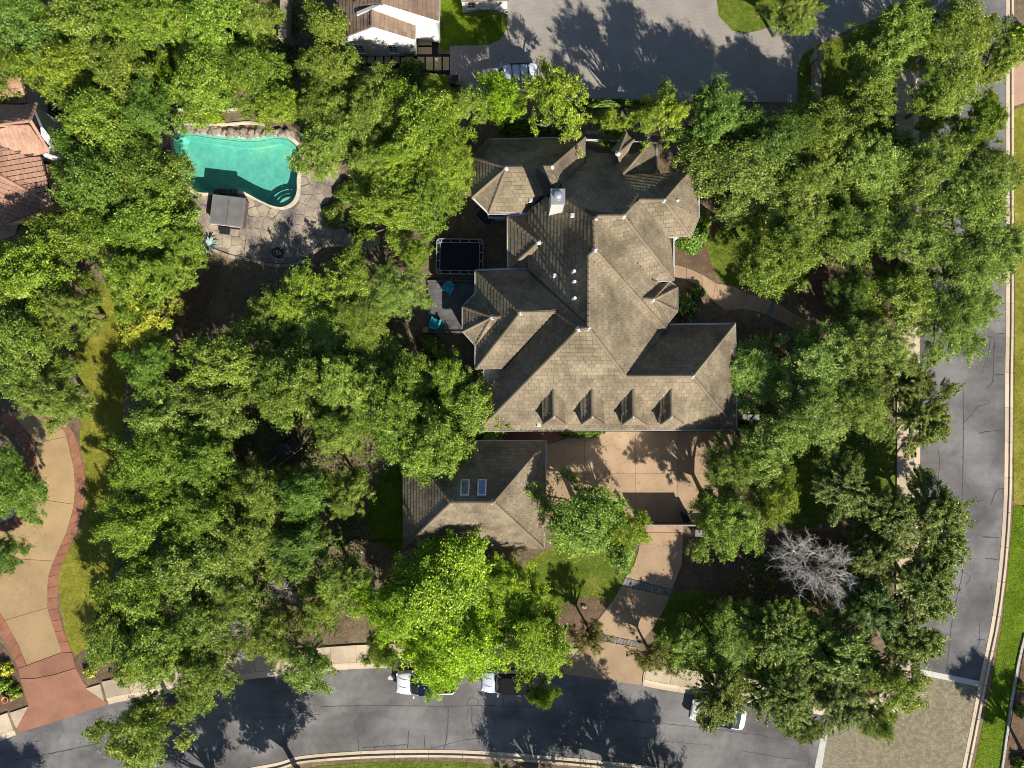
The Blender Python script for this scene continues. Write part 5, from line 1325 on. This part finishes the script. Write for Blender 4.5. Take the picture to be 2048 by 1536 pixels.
# ------------------------------------------------------------------ vehicles
def loft(stations, prof_n, mat, name, parent, sub=1):
    """stations: list of rings (same length) -> closed tube with end caps"""
    vs = [q for r in stations for q in r]; m = len(stations[0]); fs = []
    for i in range(len(stations) - 1):
        for k in range(m):
            j = (k + 1) % m; fs.append((i * m + k, i * m + j, (i + 1) * m + j, (i + 1) * m + k))
    fs.append(tuple(range(m))[::-1]); fs.append(tuple(range((len(stations) - 1) * m, len(stations) * m)))
    return MB().add(vs, fs).build(name, mat, parent, smooth=True, sub=sub)
def car(name, px, py, rz, label, L=4.8, Wd=1.95, belt=1.05, roofz=1.75, hood=0.28, ws=(0.28, 0.4), rear=(0.86, 0.97), paint='paint_white', roof='paint_white', bed=None, rack=False, cover='soft_top'):
    """nose points along -x of its own frame; fractions are measured from the nose"""
    p = W(px, py, 0.8); root = empty(name, (p.x, p.y, 0), rz, label=label, cat='car' if bed is None else 'pickup')
    h = Wd / 2; X = lambda f: -L / 2 + L * f
    def ring(f, w, zb, zt, sh=0.1):
        return [(X(f), -w, zb), (X(f), -w * 1.0, (zb + zt) / 2 + .05), (X(f), -w + 0.03, zt - sh), (X(f), -w + 0.14, zt), (X(f), 0, zt + .03),
                (X(f), w - 0.14, zt), (X(f), w - 0.03, zt - sh), (X(f), w, (zb + zt) / 2 + .05), (X(f), w, zb), (X(f), 0, zb - .02)]
    bl = belt
    st = [ring(0.0, h * .72, .38, bl - .3), ring(0.015, h * .86, .34, bl - .22), ring(0.06, h * .95, .3, bl - .12), ring(hood * .6, h, .3, bl - .03), ring(hood, h, .3, bl), ring(0.5, h, .3, bl + .02),
          ring(0.8, h, .3, bl + .02), ring(0.95, h * .97, .34, bl), ring(0.985, h * .9, .38, bl - .06), ring(1.0, h * .82, .42, bl - .15)]
    loft(st, 10, M[paint], 'body', root, 1)
    # greenhouse
    end_b, end_t = rear[1], rear[0]
    wb, wt = h - .09, h - .27
    gb = [(X(ws[0]), -wb * .93, bl - .02), (X(ws[0] - .012), 0, bl), (X(ws[0]), wb * .93, bl - .02), (X((ws[0] + end_b) / 2), wb, bl), (X(end_b), wb * .95, bl - .02), (X(end_b + .005), 0, bl), (X(end_b), -wb * .95, bl - .02), (X((ws[0] + end_b) / 2), -wb, bl)]
    gt = [(X(ws[1]), -wt, roofz - .05), (X(ws[1] - .012), 0, roofz), (X(ws[1]), wt, roofz - .05), (X((ws[1] + end_t) / 2), wt * 1.02, roofz - .03), (X(end_t), wt, roofz - .06), (X(end_t + .004), 0, roofz - .02), (X(end_t), -wt, roofz - .06), (X((ws[1] + end_t) / 2), -wt * 1.02, roofz - .03)]
    m = 8; fs = [(k, (k + 1) % m, (k + 1) % m + m, k + m) for k in range(m)] + [tuple(range(m, 2 * m))]
    MB().add(gb + gt, fs).build('windows', M['glass'], root)
    rp = [(q[0] * 1.0, q[1] * 1.0) for q in gt]; c = sum(q[0] for q in rp) / m
    rp = [(c + (q[0] - c) * 1.03, q[1] * 1.05) for q in rp]
    MB().prism(spline(rp, 3, True), roofz - .06, roofz + .045, inset=0.06).build('roof_panel', M[roof], root, smooth=False)
    for sg in (-1, 1):
        for a, b in ((0, 0), (2, 2)) if False else (((0, 0),) if sg < 0 else ((2, 2),)): MB().tube([gb[a], gt[b]], 0.045, 6).build('pillar', M[paint], root)
        k = 6 if sg < 0 else 4; MB().tube([gb[k], gt[k]], 0.05, 6).build('pillar', M[paint], root)
        mr = MB().box((X(ws[0] + .04), sg * (h + .1), bl + .1), (.14, .24, .16), taper=.85).build('mirror', M[paint], root, bevel=.03)
        MB().box((X(0.02), sg * h * .66, bl - .3), (.16, .34, .14), rz=sg * .25).build('headlight', M['lamp'], root, bevel=.02)
        MB().box((X(0.985), sg * h * .76, bl - .22), (.1, .26, .26), rz=-sg * .2).build('taillight', M['tail'], root, bevel=.02)
        for f in (0.17, 0.8):
            wv = empty('wheel', (X(f), sg * (h - .12), .34)); wv.parent = root
            ty = MB(); n = 18; rr = .34
            prof = [(rr * .62, -.11), (rr * .94, -.12), (rr, -.07), (rr, .07), (rr * .94, .12), (rr * .62, .11)]
            vs = [(r_ * math.cos(2 * math.pi * k / n), y_, r_ * math.sin(2 * math.pi * k / n)) for r_, y_ in prof for k in range(n)]
            ty.add(vs, [(i * n + k, i * n + (k + 1) % n, (i + 1) * n + (k + 1) % n, (i + 1) * n + k) for i in range(5) for k in range(n)]).build('tyre', M['tyre'], wv)
            rm = MB(); rm.add([(rr * .62 * math.cos(2 * math.pi * k / n), sg * .09, rr * .62 * math.sin(2 * math.pi * k / n)) for k in range(n)] + [(0, sg * .06, 0)], [(k, (k + 1) % n, n) for k in range(n)]).build('rim', M['metal'], wv)
        for yb in (0.35,): MB().box((X(hood * .55), sg * h * yb, bl - .015), (L * hood * .62, .025, .03)).build('bonnet_crease', M['flash'], root)
    MB().box((X(0.006), 0, .52), (.12, Wd * .8, .16)).build('bumper', M['black_plastic'], root, bevel=.03)
    MB().box((X(0.996), 0, .56), (.12, Wd * .84, .18)).build('bumper', M['black_plastic'], root, bevel=.03)
    MB().box((X(ws[0] - .01), 0, bl + .02), (.05, Wd * .7, .03)).build('wiper_cowl', M['black_plastic'], root)
    if bed:
        b0, b1 = X(bed[0]), X(bed[1])
        MB().box(((b0 + b1) / 2, 0, bl + .06), (b1 - b0, Wd - .22, .05)).build('bed_cover', M[cover], root, bevel=.02)
        for sg in (-1, 1): MB().box(((b0 + b1) / 2, sg * (h - .07), bl + .05), (b1 - b0 + .04, .12, .1)).build('bed_rail', M[paint], root, bevel=.03)
        MB().box((b1 + .05, 0, bl + .04), (.1, Wd - .1, .1)).build('tailgate', M[paint], root, bevel=.03)
    if rack:
        for f in (0.52, 0.66, 0.8): MB().box((X(f), 0, roofz + .13), (.07, Wd * .82, .05)).build('roof_bar', M['dark_metal'], root)
        for sg in (-1, 1): MB().box((X(0.66), sg * Wd * .39, roofz + .1), (L * .34, .06, .07)).build('roof_rail', M['dark_metal'], root)
    return root
car('parked_pickup', 851, 1364, 0.03, 'white pickup with dark bed cover parked left of the black-topped car', L=5.0, Wd=2.0, ws=(.26, .4), rear=(.6, .66), belt=1.1, roofz=1.8, hood=.26, roof='navy_glass', bed=(.67, .97))
car('parked_jeep', 1016, 1364, -0.02, 'white off-roader with black soft top parked behind the left pickup', L=4.5, Wd=1.9, ws=(.27, .37), rear=(.93, .98), belt=1.1, roofz=1.78, hood=.26, paint='paint_silver', roof='soft_top')
car('parked_sedan', 1437, 1430, -0.19, 'white sedan with dark blue glass roof half hidden under the corner grove', L=4.75, Wd=1.9, ws=(.3, .45), rear=(.72, .9), belt=.95, roofz=1.45, hood=.28, roof='navy_glass')
car('parked_van', 1022, 158, 0.05, 'white vehicle with black roof bars on the grey paver court', L=4.9, Wd=2.0, ws=(.3, .4), rear=(.93, .98), belt=1.1, roofz=1.85, hood=.28, paint='paint_silver', roof='paint_silver', rack=True)

# ------------------------------------------------------------------ patio, trampoline, chairs
def at(o, base): o.matrix_parent_inverse = base.matrix_basis.inverted(); return o
patio = empty('slate_patio', kind='structure')
p0, p1 = W(856, 662, .3), W(955, 566, .3)
MB().box(((p0.x + p1.x) / 2 + .5, (p0.y + p1.y) / 2, .13), (p1.x - p0.x + 1, p1.y - p0.y, .26)).build('patio_base', M['mortar'], patio)
nx, ny = 8, 9
for i in range(nx):
    for j in range(ny):
        dx, dy = (p1.x + 1 - p0.x) / nx, (p1.y - p0.y) / ny; o_ = (j % 2) * dx * .35
        a, b = p0.x + i * dx + (o_ if i else 0), p0.x + (i + 1) * dx + (o_ if i < nx - 1 else 0)
        MB().box(((a + b) / 2, p0.y + (j + .5) * dy, .275 + rnd.uniform(0, .006)), (b - a - .012, dy - .012, .04)).build('slate_tile', M['slate'], patio)
for A, B in (((854, 563), (955, 562)), ((852, 664), (930, 664))):
    a, b = W(*A, .4), W(*B, .4); MB().box(((a.x + b.x) / 2, (a.y + b.y) / 2, .2), (b.x - a.x, .18, .42)).build('kerb_wall', M['slate'], patio)
pm = W(851, 655, .6); MB().box((pm.x, pm.y - .2, .3), (.5, .5, .6)).build('corner_post', M['wallstone'], patio)
def adirondack(px, py, rz, label):
    p = W(px, py, .6); root = empty('garden_chair', (p.x, p.y, .297), rz, label=label, cat='chair', group='turquoise chairs on the slate patio')
    for k in range(5): MB().box((.02, -.24 + .12 * k, .36 - .0), (.56, .105, .03), rot=Matrix.Rotation(.16, 3, 'Y')).build('seat_slat', M['teal'], root)
    for k in range(6):
        hgt = (.72, .8, .86, .86, .8, .72)[k]
        MB().box((-.34 - .12 * hgt, -.275 + .11 * k, .3 + hgt * .42), (.028, .1, hgt), rot=Matrix.Rotation(-.42, 3, 'Y')).build('back_slat', M['teal'], root)
    for sg in (-1, 1):
        MB().box((.02, sg * .39, .58), (.74, .15, .032)).build('armrest', M['teal'], root, bevel=.01)
        MB().box((.3, sg * .36, .285), (.09, .06, .57)).build('leg', M['teal'], root); MB().box((-.36, sg * .36, .285), (.09, .06, .57)).build('leg', M['teal'], root)
    return root
adirondack(896, 578, math.radians(-122), 'turquoise slatted chair at the upper edge of the slate patio')
adirondack(871, 645, math.radians(70), 'turquoise slatted chair at the lower left corner of the slate patio')
t0, t1 = W(873, 548, .9), W(966, 478, .9)
tr = empty('trampoline', ((t0.x + t1.x) / 2, (t0.y + t1.y) / 2, 0), -0.015, label='rectangular black trampoline with pale segmented frame beside the house', cat='trampoline')
tw, th = t1.x - t0.x, t1.y - t0.y
MB().box((0, 0, .9), (tw - .62, th - .62, .02)).build('jump_mat', M['mat_black'], tr)
def rounded(w, h, r, n=5): return [(sx * (w / 2 - r) + r * math.cos(a), sy * (h / 2 - r) + r * math.sin(a)) for sx, sy, a0 in ((1, 1, 0), (-1, 1, 90), (-1, -1, 180), (1, -1, 270)) for a in [math.radians(a0 + 90 * k / n) for k in range(n + 1)]]
for w_, h_, r_, rad in ((tw, th, .28, .045), (tw - .6, th - .6, .06, .035)):
    q = rounded(w_, h_, r_); MB().tube([(x, y, .92) for x, y in q + q[:1]], rad, 6).build('frame_rail', M['pad'], tr)
for k in range(5):
    x = -tw / 2 + tw * (k + .5) / 5
    for sg in (-1, 1): MB().box((x, sg * (th / 2 - .15), .925), (.085, .3, .03)).build('spreader', M['pad'], tr)
for k in range(4):
    y = -th / 2 + th * (k + .5) / 4
    for sg in (-1, 1): MB().box((sg * (tw / 2 - .15), y, .925), (.3, .085, .03)).build('spreader', M['pad'], tr)
for sx in (-1, 1):
    for sy in (-1, 1):
        MB().tube([(sx * (tw / 2 - .3), sy * (th / 2 - .3), .93), (sx * (tw / 2 - .1), sy * (th / 2 - .1), .93)], .04, 6).build('spreader', M['pad'], tr)
        MB().tube([(sx * tw * .38, sy * (th / 2), .92), (sx * tw * .38, sy * th / 2, 0)], .04, 6).build('leg', M['dark_metal'], tr)
MB().box((0, 0, .86), (tw - .1, th - .1, .012)).build('spring_cover', M['mat_black'], tr)
lc = W(969, 434, .5)
lo = empty('garden_lounger', (lc.x, lc.y, 0), math.radians(-42), label='grey wicker lounger with dark cushion by the white wall of the house', cat='lounger')
q = rounded(1.75, .95, .3); qi = rounded(1.45, .68, .2)
MB().prism(q, .02, .34).build('base', M['wicker'], lo); MB().prism(qi, .34, .44, inset=.04).build('cushion', M['black_plastic'], lo)
MB().tube([(x, y, .42) for x, y in q if x < .6], .07, 6).build('backrest', M['wicker'], lo)

# ------------------------------------------------------------------ spa
sp = W(455, 421, 1.0); spa = empty('hot_tub', (sp.x, sp.y, .04), -0.12, label='square hot tub under a grey folding cover at the pool edge', cat='hot tub')
MB().prism(rounded(2.75, 2.45, .12), 0, .88).build('shell', M['tubside'], spa)
for sg in (-1, 1): MB().prism([(x, y + sg * 0) for x, y in (rounded(2.86, 2.55, .14))] if False else [(sg * .005, -1.27), (sg * 1.43, -1.27), (sg * 1.43, 1.27), (sg * .005, 1.27)], .885, 1.0, inset=.05).build('cover_half', M['tubcover'], spa)
MB().box((0, -1.3, .9), (2.5, .03, .05)).build('trim_strip', M['trim'], spa)
for k in range(2): MB().box((-.35 + 0, -1.5 - .26 * k, .3 - .12 * k), (.75, .3, .6 - .24 * k)).build('step', M['black_plastic'], spa)
MB().box((.55, -1.38, .55), (1.0, .12, .1), taper=.8).build('cover_lifter', M['dark_metal'], spa)
for k in range(4):
    c = W(434 + 12 * k, 383.5, .05); o = at(MB().box((c.x, c.y, .14), (.46, .42, .2)).build('stone_block', M['slate'], spa), spa); o.matrix_parent_inverse = (Matrix.Translation((sp.x, sp.y, .04)) @ Matrix.Rotation(-.12, 4, 'Z')).inverted()
# coiled hose on the terrace
hc = W(556, 505, .06); pts = [(hc.x + (.18 + .035 * k / 12) * 1.6 * math.cos(k * .52) + .1 * math.sin(k * .13), hc.y + (.18 + .035 * k / 12) * 1.4 * math.sin(k * .52), .08 + .004 * (k % 12)) for k in range(60)]
tag(MB().tube(pts, .022, 5).build('garden_hose', M['black_plastic']), 'dark garden hose coiled on the flagstone terrace', 'hose')

# ------------------------------------------------------------------ black smoker trailer in the wood
sc_ = W(570, 900, 1.0); sm = empty('smoker_trailer', (sc_.x, sc_.y, 0), math.radians(35), label='black metal smoker trailer with draw bar parked in the wood', cat='trailer')
hexp = [(.62, 0), (.42, .38), (-.42, .38), (-.62, 0), (-.42, -.38), (.42, -.38)]
vs = [(x, y, z + 1.15) for x in (-.75, .65) for y, z in hexp]
MB().add(vs, [(k, (k + 1) % 6, (k + 1) % 6 + 6, k + 6) for k in range(6)] + [tuple(range(6))[::-1], tuple(range(6, 12))]).build('cook_chamber', M['sooty'], sm)
n = 16; vs = [(x, .55 * math.cos(2 * math.pi * k / n), 1.05 + .55 * math.sin(2 * math.pi * k / n)) for x in (.72, .8, 1.2, 1.28) for k in range(n)]
MB().add(vs, [(i * n + k, i * n + (k + 1) % n, (i + 1) * n + (k + 1) % n, (i + 1) * n + k) for i in range(3) for k in range(n)] + [tuple(range(n))[::-1], tuple(range(3 * n, 4 * n))]).build('firebox', M['sooty'], sm)
MB().box((.25, 0, .5), (2.4, 1.3, .1)).build('chassis', M['dark_metal'], sm)
MB().tube([(-.95, 0, .5), (-2.2, 0, .45)], .05, 6).build('draw_bar', M['metal'], sm); MB().tube([(1.3, -.7, 1.1), (-1.0, -.75, 1.1)], .03, 6).build('handrail', M['metal'], sm)
MB().tube([(-1.0, -.75, .5), (-1.0, -.75, 1.1)], .025, 6).build('handrail_post', M['metal'], sm); MB().tube([(1.3, -.7, .5), (1.3, -.7, 1.1)], .025, 6).build('handrail_post', M['metal'], sm)
MB().tube([(1.0, .25, 1.5), (1.0, .25, 2.3)], .08, 10).build('smoke_stack', M['dark_metal'], sm)
for sg in (-1, 1): MB().tube([(.3, sg * .78, .3), (.3, sg * .62, .3)], .3, 16).build('wheel', M['tyre'], sm)

# ------------------------------------------------------------------ gate, stone walls, fence
ga, gb_ = W(1281, 1047, 1.0), W(1384, 1047, 1.0)
gate = empty('driveway_gate', ((ga.x + gb_.x) / 2, (ga.y + gb_.y) / 2, 0), 0.0, label='dark sliding gate across the driveway of the main house', cat='gate')
gl = gb_.x - ga.x
[MB().box((0, 0, .2 + .13 * k), (gl, .03, .122)).build('slat', M['rust'], gate) for k in range(14)]; MB().box((0, 0.02, 1.96), (gl + .1, .12, .07)).build('top_rail', M['pad'], gate)
MB().box((0, -.06, .12), (gl + .1, .08, .1)).build('bottom_rail', M['dark_metal'], gate)
for k in range(7): MB().box((-gl / 2 + gl * k / 6, -.05, 1.0), (.08, .07, 1.9)).build('stile', M['dark_metal'], gate)
def stone_wall(name, a, b, h, th, label, mat, pier=None, course=.28, cap=True, cat='wall'):
    A, B = W(*a), W(*b); d = (B - A); L = d.length; rz = math.atan2(d.y, d.x)
    root = empty(name, (A.x, A.y, 0), rz, label=label, cat=cat)
    nr = max(1, round(h / course)); ch_ = h / nr
    MB().box((L / 2, 0, h / 2 - .01), (L - .06, th - .08, h - .04)).build('core', M['mortar'], root)
    for j in range(nr):
        x = -.2 * (j % 2) - rnd.uniform(0, .15)
        while x < L:
            w_ = rnd.uniform(.3, .62); x0, x1 = max(0, x), min(L, x + w_)
            if x1 - x0 > .08: MB().box(((x0 + x1) / 2, rnd.uniform(-.012, .012), ch_ * (j + .5)), (x1 - x0 - .018, th, ch_ - .018)).build('stone', M[mat], root)
            x += w_
    if cap:
        x = 0
        while x < L:
            w_ = min(rnd.uniform(.35, .6), L - x)
            if w_ > .1: MB().box((x + w_ / 2, rnd.uniform(-.02, .02), h + .04), (w_ - .015, th + .08, .075 + rnd.uniform(0, .02))).build('cap_stone', M[mat], root)
            x += w_
    if pier:
        MB().box((pier, 0, h / 2 + .1), (.7, .7, h + .2)).build('pier', M[mat], root); MB().box((pier, 0, h + .25), (.82, .82, .1), taper=.9).build('pier_cap', M[mat], root)
    return root
stone_wall('stone_wall', (1627, 117), (1627, 262), .95, .42, 'low tan stone wall with an end pier on the lawn right of the paver court', 'wallstone', pier=.2)
stone_wall('stone_wall', (580, 96), (580, -90), 1.7, .5, 'mossy stone garden wall running up from the wood at the top edge', 'wallstone', pier=.3)
stone_wall('stone_wall', (1384, 1061), (1492, 1064), 1.0, .5, 'grey limestone wall right of the driveway gate', 'greystone')
stone_wall('gate_wall', (1474, 1000), (1474, 1050), 1.2, .4, 'short pale stone wall hidden in the tree behind the gate', 'greystone')
stone_wall('bed_edging', (2049, 1268), (2036, 1320), .16, .2, 'upper end of the pale stone edging along the right lawn', 'gravel_white', course=.16, cap=False, cat='edging')
stone_wall('bed_edging', (2036, 1320), (2022, 1400), .16, .2, 'middle of the pale stone edging along the right lawn', 'gravel_white', course=.16, cap=False, cat='edging')
stone_wall('bed_edging', (2022, 1400), (1998, 1570), .16, .2, 'lower end of the pale stone edging along the right lawn', 'gravel_white', course=.16, cap=False, cat='edging')
stone_wall('garden_wall', (1473, 833), (1506, 833), 1.6, .4, 'short grey wall at the lower right corner of the house', 'greystone')
bn = W(1373, 1034, .9); bin_ = empty('wheelie_bin', (bn.x, bn.y, .05), .1, label='black wheeled rubbish bin beside the driveway gate', cat='bin')
MB().box((0, 0, .48), (.5, .55, .92), taper=1.12).build('body', M['black_plastic'], bin_); MB().box((0, 0, .98), (.6, .66, .07)).build('lid', M['black_plastic'], bin_, bevel=.03)
for sg in (-1, 1): MB().tube([(sg * .3, .26, .1), (sg * .22, .26, .1)], .1, 12).build('wheel', M['tyre'], bin_)
fa, fb = W(622, 1078, .6), W(836, 1082, .6); fL = fb.x - fa.x
fen = empty('iron_fence', (fa.x, fa.y, 0), math.atan2(fb.y - fa.y, fL), label='black iron bar fence below the garage in the wood', cat='fence')
for z in (.2, 1.1): MB().box((fL / 2, 0, z), (fL, .03, .04)).build('rail', M['dark_metal'], fen)
for k in range(int(fL / .14)): MB().box((k * .14 + .07, 0, .62), (.018, .018, 1.2)).build('bar', M['dark_metal'], fen)
for k in range(5): MB().box((fL * k / 4, 0, .65), (.07, .07, 1.3)).build('post', M['dark_metal'], fen)
ba = W(1176, 262, 1.0)
rl = empty('deck_railing', (ba.x, ba.y, 0), 0, label='small white railing behind the top roof of the house', cat='railing')
for z in (.5, .95): MB().box((.4, 0, z), (1.1, .04, .05)).build('rail', M['trim'], rl)
for k in range(4): MB().box((-.1 + .33 * k, 0, .5), (.04, .04, 1.0)).build('post', M['trim'], rl)

# ------------------------------------------------------------------ small things round the neighbours
cb = W(820, 106, .5); bw = empty('copper_bowl', (cb.x, cb.y, 0), label='round copper fire bowl in front of the white house', cat='fire bowl')
MB().lathe([(.2, 0), (.22, .1), (.12, .2), (.12, .3)], (0, 0, 0), 20).build('foot', M['dark_metal'], bw); MB().lathe([(.1, .3), (.35, .38), (.46, .55), (.42, .55), (.3, .44), (.05, .4)], (0, 0, 0), 24).build('bowl', M['rust'], bw, smooth=True)
bx = W(908, 159, .5); be = empty('storage_bench', (bx.x, bx.y, 0), .05, label='dark storage bench at the left edge of the paver court', cat='bench')
MB().box((0, 0, .25), (.75, .7, .46)).build('box', M['dark_metal'], be); MB().box((0, 0, .5), (.8, .75, .05)).build('seat', M['black_plastic'], be); MB().box((.38, 0, .7), (.06, .75, .4)).build('backrest', M['black_plastic'], be)
kb = W(76, 452, 1.0); gr = empty('kettle_barbecue', (kb.x, kb.y, .012), label='black kettle barbecue on the stone yard below the clay roof', cat='barbecue')
MB().lathe([(.1, .62), (.34, .68), (.46, .9), (.46, .94), (.4, 1.1), (.22, 1.22), (.04, 1.26)], (0, 0, 0), 24).build('kettle', M['black_plastic'], gr, smooth=True)
for k in range(3): a = 2.1 * k; MB().tube([(.25 * math.cos(a), .25 * math.sin(a), .7), (.42 * math.cos(a), .42 * math.sin(a), 0)], .025, 6).build('leg', M['metal'], gr)
MB().lathe([(.04, 0), (.04, .04)], (0, 0, 1.26), 10).build('knob', M['metal'], gr)
MB().box((.75, .1, .45), (.5, 1.2, .9)).build('side_counter', M['slate'], gr)
pe = W(112, 222, .4); eq = empty('pool_equipment', (pe.x, pe.y, .012), .5, label='black pool pump and filter with white pipes beside the clay roof house', cat='pump')
MB().lathe([(.28, 0), (.3, .1), (.3, .75), (.2, .95), (.05, 1.0)], (0, 0, 0), 20).build('filter_tank', M['black_plastic'], eq, smooth=True)
MB().tube([(.5, -.3, .25), (1.0, -.3, .25)], .16, 14).build('pump', M['black_plastic'], eq); MB().box((.75, -.3, .06), (.6, .35, .1)).build('pump_base', M['dark_metal'], eq)
MB().tube([(0, .28, .8), (.4, .35, .85), (.6, .1, .6), (.6, -.2, .35)], .045, 8).build('pipe', M['trim'], eq); MB().tube([(-.2, -.28, .7), (-.1, -.7, .7), (.5, -.75, .4), (.5, -.4, .3)], .045, 8).build('pipe', M['trim'], eq)
tc = W(9, 1400, .4); pot = empty('terracotta_pot', (tc.x, tc.y, .012), label='orange terracotta pot in the lower left flower bed', cat='pot')
MB().lathe([(.16, 0), (.24, .3), (.3, .36), (.3, .42), (.25, .42), (.14, .05)], (0, 0, 0), 18).build('pot', M['terracotta'], pot, smooth=True); rock(pot, (.35, -.1, .06), .14, .5, 'rock', 'stone')
for x, y, r, lb in ((433, 256, .24, 'rounded orange clay boulder behind the pool'), (1168, 1213, .22, 'pale rock beside the driveway bed'), (1256, 1312, .18, 'white rock near the driveway mouth'), (190, 1340, .2, 'tan rock right of the red apron')):
    o = rock(None, W(x, y), r, .7, 'terracotta' if x == 433 else 'rock', 'rock'); o.location.z = r * .35; tag(o, lb, 'rock')
